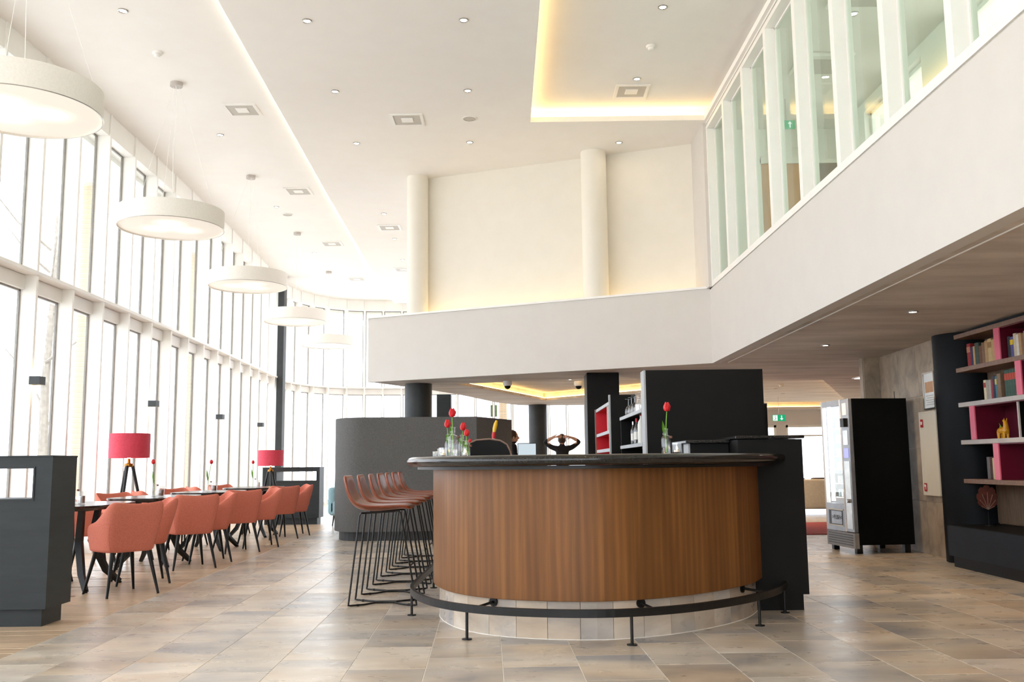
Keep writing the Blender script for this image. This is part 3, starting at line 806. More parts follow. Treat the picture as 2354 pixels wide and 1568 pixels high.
# ---- drum pendants
def drum():
    t = thing('drum_pendant', 'x', 'pendant lamp', (0, 0, 0), 0, 'white drum pendants')
    R_, h, zb = .62, .225, 3.96
    bm = BM()
    seg = 64
    rings = [[bm.verts.new((r * math.cos(2 * PI * k / seg), r * math.sin(2 * PI * k / seg), z)) for k in range(seg)] for r, z in ((R_, zb), (R_, zb + h), (R_ - .008, zb + h), (R_ - .008, zb))]
    for i in range(4):
        for k in range(seg):
            bm.faces.new((rings[i][k], rings[i][(k + 1) % seg], rings[(i + 1) % 4][(k + 1) % seg], rings[(i + 1) % 4][k]))
    bmesh.ops.recalc_face_normals(bm, faces=bm.faces[:])
    obj('shade', bm, 'drum_fabric', t, True)
    bm = BM(); lathe(bm, [(R_ - .01, -.004), (R_ - .01, .004)], 64)
    o = obj('diffuser', bm, 'drum_diffuser', t); o.location = (0, 0, zb + .02)
    bm = BM(); tube(bm, [((R_ + .001) * math.cos(2 * PI * k / 64), (R_ + .001) * math.sin(2 * PI * k / 64), zb + .003) for k in range(64)], .004, 6, True); obj('rim', bm, 'steel', t, True)
    bm = BM(); lathe(bm, [(.075, CEIL_L + .02), (.075, CEIL_L - .03)], 24); obj('canopy', bm, 'pale_board', t, True)
    for k in range(3):
        a = k * 2 * PI / 3 + .3
        bm = BM(); tube(bm, [(.04 * math.cos(a), .04 * math.sin(a), CEIL_L - .03), ((R_ - .06) * math.cos(a), (R_ - .06) * math.sin(a), zb + h)], .0022, 5); obj('wire', bm, 'frame_white', t)
    bm = BM(); tube(bm, [(0, 0, CEIL_L - .03), (.02, .01, CEIL_L - .4), (-.01, 0, CEIL_L - .8), (.01, .01, zb + h)], .0035, 6); obj('cable', bm, 'frame_white', t)
    bm = BM(); lathe(bm, [(R_ - .02, zb + h - .02), (R_ - .02, zb + h - .012)], 48); obj('top_plate', bm, 'drum_fabric', t)
    return t
d0 = drum()
dlabels = ['nearest and largest white drum pendant, cut by the left edge', 'second white drum pendant from the front', 'third white drum pendant from the front', 'fourth white drum pendant from the front', 'farthest white drum pendant, washed out by daylight']
for k, (x, y) in enumerate([(-3.99, 7.4), (-4.14, 11.23), (-4.27, 15.06), (-4.38, 18.91), (-4.50, 22.86)]):
    if k == 0: d0.location = (x, y, 0); d0['label'] = dlabels[0]
    else: dup(d0, (x, y, 0), .4 * k, dlabels[k])

# ---- sconces on the fins
for k, (x, y, z) in enumerate([(-5.3, 10.48, 2.05), (-5.37, 14.1, 2.02), (-5.48, 17.7, 2.0), (-5.68, 21.3, 2.0)]):
    t = thing('wall_sconce', ['nearest', 'second', 'third', 'farthest'][k] + ' small dark up-and-down wall light on a window fin', 'wall light', (x, y, z), 0, 'wall sconces')
    bm = BM(); plate(bm, [(-.055, -.065), (.065, -.065), (.065, .065), (-.055, .065)], [[(-.045, -.055), (.055, -.055), (.055, .055), (-.045, .055)]], -.045, .045); obj('housing', bm, 'dark_column', t)
    bm = BM(); box(bm, -.045, .055, -.055, .055, -.008, .008); obj('lamp', bm, 'bulb_warm', t)

# ================================================================== BAR
bar = thing('bar_counter', 'curved walnut bar with black stone top and slate tiled foot', 'bar', (0, 0, 0))
ctrl = [(-.47, 11.4), (-.49, 9.6), (-.52, 8.2), (-.545, 7.4), (-.53, 6.9), (-.37, 6.43), (-.09, 6.13), (.31, 5.985), (.65, 5.99), (1.0, 6.14), (1.35, 6.42), (1.62, 6.75), (1.79, 7.12)]
path = [(p.x, p.y) for p in catmull(ctrl, 8)]
# the path runs anticlockwise round the front, the outside is on its right
SG = -1.0 if normals2d(path)[-1].x < 0 else 1.0
def off(path, d):
    return [(p[0] + n.x * d * SG, p[1] + n.y * d * SG) for p, n in zip(path, normals2d(path))]
def chk():
    n = normals2d(path)[len(path) * 7 // 12]
    return n
if chk().y * SG > 0: SG = -SG
bm = BM(); sweep(bm, path, [(-.08, 0), (-.02, 0), (-.02, 1.0), (-.08, 1.0)], SG); obj('carcass', bm, 'black_laminate', bar)
bm = BM(); sweep(bm, path, [(-.02, .235), (.042, .235), (.045, .238), (.045, 1.05), (-.02, 1.05)], SG); obj('wood_front', bm, 'walnut_veneer', bar, True)
bm = BM(); sweep(bm, path, [(-.3, 1.042), (.16, 1.042), (.16, 1.062), (-.3, 1.062)], SG); obj('support_plate', bm, 'black_metal', bar, True)
bull = [(-.48, 1.064), (.20, 1.064), (.222, 1.070), (.236, 1.085), (.239, 1.098), (.236, 1.110), (.222, 1.124), (.20, 1.130), (-.48, 1.130)]
bm = BM(); sweep(bm, path, bull, SG); obj('countertop', bm, 'black_granite', bar, True)
# inner wall of the counter
bm = BM(); sweep(bm, path, [(-.45, 0), (-.42, 0), (-.42, 1.04), (-.45, 1.04)], SG); obj('inner_panel', bm, 'black_laminate', bar)
# slate tiles round the foot, one piece each
arc = [0.0]
for a, b in zip(path, path[1:]): arc.append(arc[-1] + (Vector(b) - Vector(a)).length)
def at_arc(s):
    for i in range(len(arc) - 1):
        if s <= arc[i + 1]:
            f = (s - arc[i]) / (arc[i + 1] - arc[i]); return Vector(path[i]).lerp(Vector(path[i + 1]), f)
    return Vector(path[-1])
TWb = .205
s = 0.4
while s + TWb < arc[-1]:
    seg_ = [at_arc(s + .0015), at_arc(s + TWb / 2), at_arc(s + TWb - .0015)]
    bm = BM(); sweep(bm, [v[:] for v in seg_], [(-.02, .001), (0, .001), (0, .34), (-.02, .34)], SG); obj('tile', bm, 'slate_tile', bar)
    s += TWb
bm = BM(); sweep(bm, path, [(-.018, 0), (.003, 0), (.001, .003), (-.018, .003)], SG); obj('joint_strip', bm, 'ivory', bar)
# foot rail
rp = off(path, .20)
i0 = 14
rail_path = rp[i0:]
rail_path = rail_path[:-1] + [(1.985, 6.98)] if False else rail_path
bm = BM(); sweep(bm, rail_path, [(-.012, .165), (.012, .165), (.012, .212), (-.012, .212)], 1.0)
rail = obj('foot_rail', bm, 'black_metal', bar)
bm = BM()
for (x, y) in ((-.74, 9.0), (-.735, 7.0), (-.28, 6.08), (.72, 5.79), (1.69, 6.34), (1.965, 6.93)):
    # nearest rail point
    q = min(rail_path, key=lambda p: (p[0] - x) ** 2 + (p[1] - y) ** 2)
    bm = BM(); lathe(bm, [(.032, 0), (.032, .006)], 16, (q[0], q[1], 0)); lathe(bm, [(.0095, .004), (.0095, .17)], 10, (q[0], q[1], 0))
    obj('post', bm, 'black_metal', rail, True)
for bxy in ((-.13, 6.15), (.76, 6.03), (1.57, 6.68)):
    i = min(range(len(path)), key=lambda q: (path[q][0] - bxy[0]) ** 2 + (path[q][1] - bxy[1]) ** 2); n = normals2d(path)[i] * SG; p = Vector(path[i])
    bm = BM(); tube(bm, [(p + n * .0)[:] + (.21,), (p + n * .19)[:] + (.195,)], .009, 8)
    a = p + n * .001; b = p + n * .012
    tube(bm, [a[:] + (.21,), b[:] + (.21,)], .03, 16)
    obj('bracket', bm, 'black_metal', rail, True)

# black service cabinets at the right end of the bar
t = thing('service_cabinet', 'tall matt black service cabinet closing the right end of the bar', 'cabinet', (0, 0, 0))
bx('body', 'black_laminate', t, 1.66, 2.135, 7.02, 7.85, .115, 1.235); bx('top', 'black_granite', t, 1.64, 2.15, 7.0, 7.9, 1.24, 1.262, bev=.004); bx('plinth', 'black_laminate', t, 1.7, 2.10, 7.05, 7.8, 0, .115)
t = thing('service_cabinet', 'lower black cabinet beside the candle at the bar', 'cabinet', (0, 0, 0))
bx('body', 'black_laminate', t, 1.36, 1.655, 7.3, 7.85, .115, 1.215); bx('end_panel', 'grey_edge', t, 1.345, 1.359, 7.3, 7.5, .115, 1.215); bx('top', 'black_granite', t, 1.32, 1.655, 7.26, 7.9, 1.216, 1.24, bev=.004); bx('plinth', 'black_laminate', t, 1.4, 1.655, 7.35, 7.8, 0, .115)

# back bar: end panel, shelf unit, red unit
t = thing('back_bar_screen', 'wide black end panel of the back bar with a pale left edge', 'screen wall', (0, 0, 0))
bx('panel', 'black_laminate', t, 1.245, 2.34, 8.80, 9.02, 0, 1.93); bx('edge_strip', 'grey_edge', t, 1.228, 1.245, 8.80, 9.02, 0, 1.93)
t = thing('bar_upright', 'narrow dark upright behind the right side of the wide black screen', 'upright', (0, 0, 0))
bx('panel', 'black_laminate', t, 2.42, 2.53, 9.4, 9.9, 0, 1.64); bx('cap', 'grey_edge', t, 2.42, 2.53, 9.4, 9.9, 1.64, 1.65)
t = thing('back_bar_shelf', 'black back bar shelf unit carrying glasses and bottles', 'shelf', (0, 0, 0))
bx('back', 'black_laminate', t, 1.57, 1.60, 9.03, 10.9, 0, 1.60); bx('side', 'black_laminate', t, 1.24, 1.57, 10.86, 10.9, 0, 1.60)
for z, nm in ((1.585, 'upper'), (1.262, 'lower'), (.9, 'low')):
    b = bx('shelf', 'black_laminate', t, 1.24, 1.57, 9.03, 10.86, z - .035, z); bx('edge_strip', 'grey_edge', b, 1.225, 1.24, 9.03, 10.86, z - .035, z)
t = thing('red_shelf_unit', 'bar shelf unit with red back and pale shelf edges before the pillar', 'shelf', (0, 0, 0))
bx('back', 'red_lacquer', t, 1.45, 1.47, 11.36, 13.1, 0, 1.8); b = bx('upright', 'black_laminate', t, 1.17, 1.47, 11.3, 11.35, 0, 1.88); bx('edge_strip', 'grey_edge', b, 1.15, 1.17, 11.3, 11.35, 0, 1.88)
b = bx('far_side', 'red_lacquer', t, 1.15, 1.45, 13.07, 13.1, 0, 1.8); bx('edge_strip', 'walnut_board', b, 1.135, 1.15, 13.07, 13.1, 0, 1.8)
for z in (1.80, 1.46, 1.245, .9):
    b = bx('shelf', 'red_lacquer', t, 1.17, 1.45, 11.35, 13.07, z - .04, z); bx('edge_strip', 'grey_edge', b, 1.15, 1.17, 11.35, 13.07, z - .04, z)
bx('divider', 'ivory', t, 1.15, 1.40, 11.52, 11.55, 1.46, 1.76)
# square pillar and round dark columns below the slab
bm = BM(); box(bm, 1.10, 1.58, 13.95, 14.45, 0, LOW, bev=.008)
p_ = obj('square_pillar', bm, 'black_laminate'); tag(p_, 'square black pillar behind the red shelves', 'pillar')
for k, (x, y, r, lb) in enumerate([(-1.56, 15.62, .225, 'thick round charcoal column rising behind the grey partition'), (.57, 21.6, .21, 'round charcoal column between the two people')]):
    bm = BM(); lathe(bm, [(r, 0), (r, LOW)], 36, (x, y, 0)); tag(obj('dark_column', bm, 'dark_column', None, True), lb, 'column', 'charcoal columns')
bm = BM(); box(bm, -1.45, -1.18, 18.0, 18.3, 0, LOW + .0, bev=.005); tag(obj('square_pillar', bm, 'charcoal'), 'slim grey rectangular pillar right of the thick round column', 'pillar')

# glasses and bottles on the back bar
def glass_mesh():
    bm = BM(); lathe(bm, [(.033, 0), (.040, .03), (.038, .07), (.022, .1), (.006, .115), (.0045, .17), (.006, .178), (.034, .182), (.034, .185)], 14, cap=False)
    me = bpy.data.meshes.new('wine_glass'); bm.to_mesh(me); bm.free(); me.materials.append(MATS['clear_glass']); return me
gm = glass_mesh()
for k in range(12):
    o = obm('wine_glass', gm, None, None, True); o.location = (1.285 + (k % 2) * .1, 9.15 + .14 * (k // 2) * 1.9, 1.586)
    tag(o, 'upturned stemmed glass, %s from front in %s row on back bar' % (ORD[k // 2], ['left', 'right'][k % 2]), 'glass', 'stemmed glasses on the back bar')
def bottle(x, y, z, r, h, mat, capmat, label, cat='bottle', group='spirit bottles on the back bar'):
    t = thing('bottle', label, cat, (x, y, z), 0, group)
    bm = BM(); lathe(bm, [(r * .95, 0), (r, .01), (r, h * .58), (r * .8, h * .68), (r * .38, h * .78), (r * .36, h * .93)], 16); obj('body', bm, mat, t, True)
    bm = BM(); lathe(bm, [(r * .42, h * .86), (r * .42, h), (r * .3, h + .003)], 12); obj('cap', bm, capmat, t, True)
    bm = BM(); lathe(bm, [(r * 1.01, h * .18), (r * 1.01, h * .48)], 16, cap=False); obj('label_sleeve', bm, 'ivory', t, True)
bottle(1.29, 9.5, 1.262, .04, .32, 'ivory', 'sign_red', 'pale bottle with red neck on the back bar')
bottle(1.275, 9.75, 1.262, .032, .26, 'clear_glass', 'sign_red', 'clear bottle with red cap on the back bar')
bottle(1.30, 9.25, 1.262, .04, .28, 'sign_white', 'black_laminate', 'white bottle with dark cap beside the pale panel edge')
bottle(1.27, 10.0, 1.262, .028, .24, 'clear_glass', 'steel', 'slim clear bottle with silver cap on the back bar')
t = thing('decanter', 'clear glass decanter on the red shelf', 'decanter', (1.24, 11.48, 1.245))
bm = BM(); lathe(bm, [(.07, 0), (.075, .015), (.05, .06), (.018, .11), (.016, .16), (.024, .175)], 18, cap=False); obj('body', bm, 'clear_glass', t, True)

# black beer dispenser with tap handle inside the bar
t = thing('beer_dispenser', 'black rounded beer dispenser with pale rim on the bar top', 'dispenser', (-.20, 7.35, 0.55))
prof = [(-.18, .581), (-.175, .62), (-.15, .675), (-.08, .705), (.02, .712), (.10, .70), (.15, .67), (.175, .62), (.185, .581)]
bm = BM()
a = [bm.verts.new((x, -.10, z)) for x, z in prof]; b = [bm.verts.new((x, .12, z)) for x, z in prof]
bm.faces.new(a); bm.faces.new(b[::-1])
for i in range(len(prof)):
    j = (i + 1) % len(prof); bm.faces.new((a[j], a[i], b[i], b[j]))
bmesh.ops.recalc_face_normals(bm, faces=bm.faces[:])
obj('housing', bm, 'black_laminate', t, True)
bm = BM(); tube(bm, [(x * 1.01, -.10, z + .003) for x, z in prof], .007, 6); obj('rim', bm, 'walnut_board', t, True)
bm = BM(); tube(bm, [(.19, .0, .581), (.168, .0, .63), (.15, .0, .66)], .007, 6); obj('pipe', bm, 'steel', t, True)
bm = BM(); lathe(bm, [(.012, .70), (.012, .725)], 10, (.05, .02, 0)); hb = obj('tap_handle', bm, 'steel', t, True, 'red and yellow tap handle')
bm = BM(); tube(bm, [(.05, .02, .722), (.051, .02, .745), (.053, .02, .772)], [.014, .017, .014], 10); obj('handle_base', bm, 'sign_red', hb, True)
bm = BM(); tube(bm, [(.053, .02, .77), (.058, .02, .80), (.066, .02, .835), (.074, .02, .862)], [.012, .016, .015, .008], 10); obj('handle_top', bm, 'tap_yellow', hb, True)

# ---- vases, tulips and candles
def swing_bottle(x, y, z, h, r, label, group):
    t = thing('glass_vase', label, 'vase', (x, y, z), 0, group)
    bm = BM(); lathe(bm, [(r * .92, 0), (r, .008), (r, h * .56), (r * .86, h * .66), (r * .46, h * .74), (r * .44, h * .93), (r * .52, h * .95), (r * .52, h)], 18, cap=False); lathe(bm, [(r * .9, .002), (r * .9, .006)], 18)
    obj('glass_body', bm, 'clear_glass', t, True)
    bm = BM(); tube(bm, [(-r * .5, 0, h * .86), (-r * .62, 0, h * .76), (r * .6, 0, h * .72), (r * 1.05, .0, h * .68)], .0018, 6); clip = obj('wire_clip', bm, 'steel', t)
    bm = BM(); lathe(bm, [(.004, -.008), (.011, -.006), (.011, .004), (.006, .009)], 12, (r * 1.1, 0, h * .66)); obj('stopper', bm, 'cork_brown', t, True)
    return t
def tulip(x, y, z, h, label, group, lean=(0.02, 0), bs=1.0, leafs=1):
    t = thing('tulip', label, 'flower', (x, y, z), 0, group)
    L = Vector((lean[0], lean[1], 0))
    top = Vector((0, 0, h)) + L
    bm = BM(); tube(bm, [(0, 0, .012), (0, 0, h * .4), tuple(Vector((0, 0, h * .75)) + L * .5), tuple(top)], [.0035, .0035, .0035, .003], 7); obj('stem', bm, 'tulip_green', t, True)
    bm = BM()
    pr = [(.004, 0), (.016, .006), (.022, .018), (.022, .034), (.016, .05), (.007, .06)]
    lathe(bm, [(r * bs, zz * bs) for r, zz in pr], 12, tuple(top)); bl = obj('bloom', bm, 'tulip_red', t, True)
    for k in range(3):
        a = k * 2.1
        bm = BM(); tube(bm, [tuple(top + Vector((math.cos(a) * .012 * bs, math.sin(a) * .012 * bs, .006 * bs))), tuple(top + Vector((math.cos(a) * .017 * bs, math.sin(a) * .017 * bs, .035 * bs))), tuple(top + Vector((math.cos(a) * .010 * bs, math.sin(a) * .010 * bs, .064 * bs)))], [.008 * bs, .011 * bs, .003 * bs], 8); obj('petal', bm, 'tulip_red', bl, True)
    for k in range(leafs):
        sx = -1 if k == 0 else 1
        bm = BM(); lv = []
        for i in range(7):
            f = i / 6; wv = .010 * math.sin(PI * min(f * .9 + .1, 1)) + .001
            cx = sx * (.004 + .016 * f); zz = h * .40 + h * .38 * f
            lv.append([bm.verts.new((cx - wv, -.004, zz)), bm.verts.new((cx, .003, zz)), bm.verts.new((cx + wv, -.004, zz))])
        for a_, b_ in zip(lv, lv[1:]):
            for q in range(2): bm.faces.new((a_[q], a_[q + 1], b_[q + 1], b_[q]))
        bmesh.ops.solidify(bm, geom=bm.faces[:], thickness=.0015)
        obj('leaf', bm, 'tulip_green', t, True)
    return t
def candle(x, y, z, label, group, r=.033, h=.07, lit=True):
    t = thing('candle_glass', label, 'candle', (x, y, z), 0, group)
    bm = BM(); lathe(bm, [(r * .9, .002), (r, .01), (r, h), (r * .93, h), (r * .93, .012), (.001, .011)], 18, cap=False); obj('glass', bm, 'clear_glass', t, True)
    bm = BM(); lathe(bm, [(r * .6, .012), (r * .6, .026)], 14); obj('wax', bm, 'candle_wax', t, True)
    if lit:
        bm = BM(); lathe(bm, [(.001, .028), (.006, .034), (.005, .042), (.001, .052)], 10); obj('flame', bm, 'candle_flame', t, True)
TOP = 1.1305
gB, gT = 'glass vases on the bar', 'tulips on the bar'
for (x, y, h, r, fh, bs, ln, lbl) in [(-.435, 6.86, .215, .034, .285, 1.05, (-.006, 0), 'tallest'), (-.475, 7.02, .17, .030, .215, .95, (-.012, 0), 'back left'), (-.375, 6.95, .16, .028, .19, .95, (.008, 0), 'middle'), (-.335, 6.82, .115, .026, .145, .82, (.0, 0), 'shortest right')]:
    swing_bottle(x, y, TOP, h, r, '%s clear swing-top bottle vase in the cluster on the bar' % lbl, gB)
    tulip(x, y, TOP, fh, 'red tulip in the %s bottle vase of the bar cluster' % lbl, gT, ln, bs)
tulip(-.320, 6.83, TOP + .0, .10, 'small drooping red tulip at the right of the bar cluster', gT, (.008, 0), .45, 0)
candle(-.505, 6.84, TOP, 'lit tealight glass at the left of the bar vases', 'candles on the bar', .03, .066)
candle(-.34, 6.70, TOP, 'lit tealight glass in front of the shortest bar vase', 'candles on the bar', .022, .03)
for k, (x, y, h, lb) in enumerate([(-.565, 6.86, .04, 'short clear shot glass at the left end of the bar cluster'), (-.535, 6.93, .062, 'taller clear tumbler beside the short shot glass'), (-.41, 6.72, .05, 'small clear glass in front of the tallest bar vase')]):
    bm = BM(); lathe(bm, [(.014, .001), (.016, .003), (.018, h), (.016, h), (.014, .006), (.001, .005)], 14, cap=False)
    o = obj('shot_glass', bm, 'clear_glass', None, True, loc=(x, y, TOP)); tag(o, lb, 'glass', 'small glasses on the bar')
swing_bottle(1.03, 6.40, TOP, .17, .031, 'clear swing-top bottle vase alone on the right of the bar', gB)
tulip(1.03, 6.40, TOP, .285, 'single red tulip on the right of the bar', gT, (.012, 0), 1.0)
candle(1.095, 6.36, TOP, 'lit tealight glass beside the single tulip', 'candles on the bar', .034, .072)

# screen on a work counter at the far end of the bar
t = thing('work_counter', 'dark work counter at the far end of the bar', 'counter', (0, 0, 0))
bx('body', 'black_laminate', t, .02, 1.0, 11.0, 11.6, 0, .9); bx('top', 'black_granite', t, .0, 1.02, 10.98, 11.62, .9, .93)
t = thing('computer_screen', 'glowing white computer screen behind the bar', 'screen', (.165, 11.3, .931), -.12)
bm = BM(); box(bm, -.115, .115, -.01, .012, .22, .385, bev=.004); obj('bezel', bm, 'black_laminate', t)
bx('display', 'screen_white', t, -.106, .106, -.012, -.0095, .228, .377); bx('stand', 'black_metal', t, -.02, .02, .012, .04, 0, .3); bx('foot', 'black_metal', t, -.09, .09, -.06, .08, 0, .012)

# ================================================================== BAR STOOLS
def make_stool():
    t = thing('bar_stool', 'x', 'bar stool', (0, 0, 0), 0, 'brown leather bar stools')
    # faces +x; seat shell lofted from a side profile
    prof = [(-.335, 1.0), (-.332, .945), (-.322, .88), (-.300, .815), (-.262, .765), (-.205, .738), (-.13, .732), (-.04, .738), (.06, .748), (.14, .754), (.185, .742)]
    hw = [.165, .185, .20, .205, .205, .205, .205, .205, .20, .19, .17]
    curl = [.0, .012, .02, .026, .032, .034, .03, .022, .015, .008, 0]
    bm = BM(); th = .038
    tops, bots = [], []
    for i, ((x, z), w_, c) in enumerate(zip(prof, hw, curl)):
        a = Vector(prof[max(i - 1, 0)]); b = Vector(prof[min(i + 1, len(prof) - 1)])
        tt = (b - a).normalized(); nn = Vector((-tt.y, tt.x))      # towards the sitter
        if nn.x < 0 and i < 4: nn = -nn
        if i >= 4 and nn.y < 0: nn = -nn
        ru, rl = [], []
        for k in range(9):
            f = k / 4 - 1
            rise = c * abs(f) ** 2.2
            edge_th = th * (1 - .55 * abs(f) ** 4)
            p = Vector((x, z)) + nn * rise
            ru.append(bm.verts.new((p.x + nn.x * edge_th * .5, f * w_, p.y + nn.y * edge_th * .5)))
            rl.append(bm.verts.new((p.x - nn.x * edge_th * .5, f * w_, p.y - nn.y * edge_th * .5)))
        tops.append(ru); bots.append(rl)
    for R_ in (tops, bots):
        for a, b in zip(R_, R_[1:]):
            for k in range(8): bm.faces.new((a[k], a[k + 1], b[k + 1], b[k]))
    for a, b, c, d in zip(tops, tops[1:], bots, bots[1:]):
        bm.faces.new((a[0], b[0], d[0], c[0])); bm.faces.new((a[8], c[8], d[8], b[8]))
    for k in range(8):
        bm.faces.new((tops[0][k], tops[0][k + 1], bots[0][k + 1], bots[0][k])); bm.faces.new((tops[-1][k], bots[-1][k], bots[-1][k + 1], tops[-1][k + 1]))
    bmesh.ops.recalc_face_normals(bm, faces=bm.faces[:])
    o = obj('seat_shell', bm, 'brown_leather', t); 
    for p in o.data.polygons: p.use_smooth = True
    sb = o.modifiers.new('subd', 'SUBSURF'); sb.levels = 1; sb.render_levels = 2
    # sled frames: two bent rods meeting in the middle on the floor
    for sgn_ in (-1, 1):
        ys, yf, yi = .15 * sgn_, .165 * sgn_, .03 * sgn_
        pts = [(.06, ys * .8, .719), (.09, ys, .720), (.105, ys, .706), (.228, yf, .03), (.231, yf, .012), (.214, yf * .95, .009), (.12, yf * .62, .009), (.05, yi, .012), (-.10, yi, .012), (-.18, yf * .62, .009), (-.275, yf * .95, .009), (-.293, yf, .012), (-.29, yf, .03), (-.215, ys, .69), (-.203, ys, .706), (-.17, ys * .8, .706)]
        bm = BM(); tube(bm, pts, .0075, 8); obj('sled_frame', bm, 'black_metal', t, True)
        bm = BM(); tube(bm, [(-.17, ys * .8, .706), (.06, ys * .8, .719)], .0075, 8); obj('seat_rail', bm, 'black_metal', t, True)
        for px in (-.225, .168):
            bm = BM(); lathe(bm, [(.010, 0), (.011, .017)], 8, (px, yf * .77, 0)); obj('glide', bm, 'black_metal', t, True)
    bm = BM(); tube(bm, [(.176, -.158, .30), (.176, .158, .30)], .007, 8); obj('footrest', bm, 'black_metal', t, True)
    return t
st0 = make_stool()
sy = [7.60, 8.25, 8.90, 9.52, 10.12, 10.72, 11.32]
for k, y in enumerate(sy):
    lb = ('nearest' if k == 0 else 'farthest' if k == 6 else ORD[k]) + ' brown leather bar stool%s in the row along the bar' % ('' if k in (0, 6) else ' from the front')
    x = -.985 - .005 * k
    rz = [.0, .02, .05, -.02, .03, .0, .02][k]
    if k == 0: st0.location = (x, y, 0); st0.rotation_euler = (0, 0, rz); st0['label'] = lb
    else: dup(st0, (x, y, 0), rz, lb)

# ================================================================== DINING AREA
def make_chair():
    t = thing('tub_chair', 'x', 'chair', (0, 0, 0), 0, 'salmon tub chairs')
    # faces +y. plan outline of the shell from left arm tip round the back to the right arm tip
    half = [(0, -.255), (.08, -.257), (.15, -.254), (.20, -.245), (.232, -.225), (.252, -.19), (.262, -.14), (.268, -.07), (.272, .0), (.272, .07), (.268, .14), (.258, .20), (.246, .235)]
    top = [.790, .793, .800, .806, .806, .785, .74, .672, .634, .622, .612, .58, .52]
    pl = [(-x, y) for x, y in half[:0:-1]] + half
    tp = top[:0:-1] + top
    n = len(pl)
    bm = BM()
    zb = .37
    outs, ins = [], []
    ctr = Vector((0, .0))
    for i, ((x, y), zt) in enumerate(zip(pl, tp)):
        p = Vector((x, y)); d = (p - Vector((0, .06))).normalized()
        co, ci = [], []
        for f in (0, .12, .4, .7, .93, 1.0):
            z = zb + (zt - zb) * f
            k = .86 + .14 * min(1, (z - zb) / .25) + .05 * max(0, (z - .55) / .25)
            lean = -.055 * max(0, (z - .45) / .35) * (1 if y < -.1 else .3)
            if f == 0: k -= .03
            q = Vector((p.x * k, p.y * k + lean))
            if f == 1.0: q = q - d * .018
            co.append(bm.verts.new((q.x, q.y, z)))
            thk = .045 if f < .9 else .036
            qi = q - d * (thk if f < 1 else .012)
            ci.append(bm.verts.new((qi.x, qi.y, z)))
        outs.append(co); ins.append(ci)
    m_ = 6
    for i in range(n - 1):
        for k in range(m_ - 1):
            bm.faces.new((outs[i][k], outs[i + 1][k], outs[i + 1][k + 1], outs[i][k + 1]))
            bm.faces.new((ins[i][k + 1], ins[i + 1][k + 1], ins[i + 1][k], ins[i][k]))
        bm.faces.new((outs[i][-1], outs[i + 1][-1], ins[i + 1][-1], ins[i][-1]))
        bm.faces.new((ins[i][0], ins[i + 1][0], outs[i + 1][0], outs[i][0]))
    for e in (0, n - 1):
        for k in range(m_ - 1):
            bm.faces.new((outs[e][k], outs[e][k + 1], ins[e][k + 1], ins[e][k]))
    bmesh.ops.recalc_face_normals(bm, faces=bm.faces[:])
    o = obj('shell', bm, 'salmon_fabric', t)
    for p in o.data.polygons: p.use_smooth = True
    sb = o.modifiers.new('subd', 'SUBSURF'); sb.levels = 1; sb.render_levels = 2
    bm = BM(); prism(bm, [(-.19, -.19), (.19, -.19), (.215, -.1), (.225, .17), (.2, .225), (-.2, .225), (-.225, .17), (-.215, -.1)], .385, .475, .03, 3)
    obj('seat_cushion', bm, 'salmon_fabric', t, True)
    bm = BM(); prism(bm, [(-.15, -.15), (.15, -.15), (.17, .17), (-.17, .17)], .372, .386); obj('base_plate', bm, 'black_laminate', t)
    for sx in (-1, 1):
        for syy in (-1, 1):
            bm = BM(); tube(bm, [(sx * .165, syy * .165, .385), (sx * .235, syy * .245, .0)], [.021, .011], 12); obj('leg', bm, 'black_metal', t, True)
    # vertical seam where arm meets back
    for sx in (-1, 1):
        bm = BM(); tube(bm, [(sx * .228 * .86, -.225 * .86 - .0, .385), (sx * .2335, -.2265, .5), (sx * .2335, -.235, .6)], .0022, 5); obj('seam', bm, 'salmon_fabric', t, True)
    return t
ch0 = make_chair(); ch0.scale = (.95, .95, .98)
def face(dx, dy): return math.atan2(dy, dx) - PI / 2
near = [(-3.40, 8.35, face(-.73, .68)), (-3.54, 9.14, face(-.88, -.47)), (-3.52, 10.41, face(-.57, .82)), (-3.53, 11.06, face(-.88, -.47)), (-3.545, 12.25, face(-.60, .80)), (-3.46, 12.97, face(-.9, -.43)), (-3.54, 14.37, face(-.60, .80)), (-3.49, 15.06, face(-.9, -.43))]
far_ = [(-4.56, 8.35, face(.85, .5)), (-4.56, 9.2, face(.85, -.5)), (-4.55, 10.30, face(.8, .6)), (-4.56, 11.25, face(.85, -.5)), (-4.58, 12.3, face(.8, .6)), (-4.58, 13.3, face(.85, -.5)), (-4.6, 14.4, face(.8, .6)), (-4.6, 15.5, face(.85, -.5))]
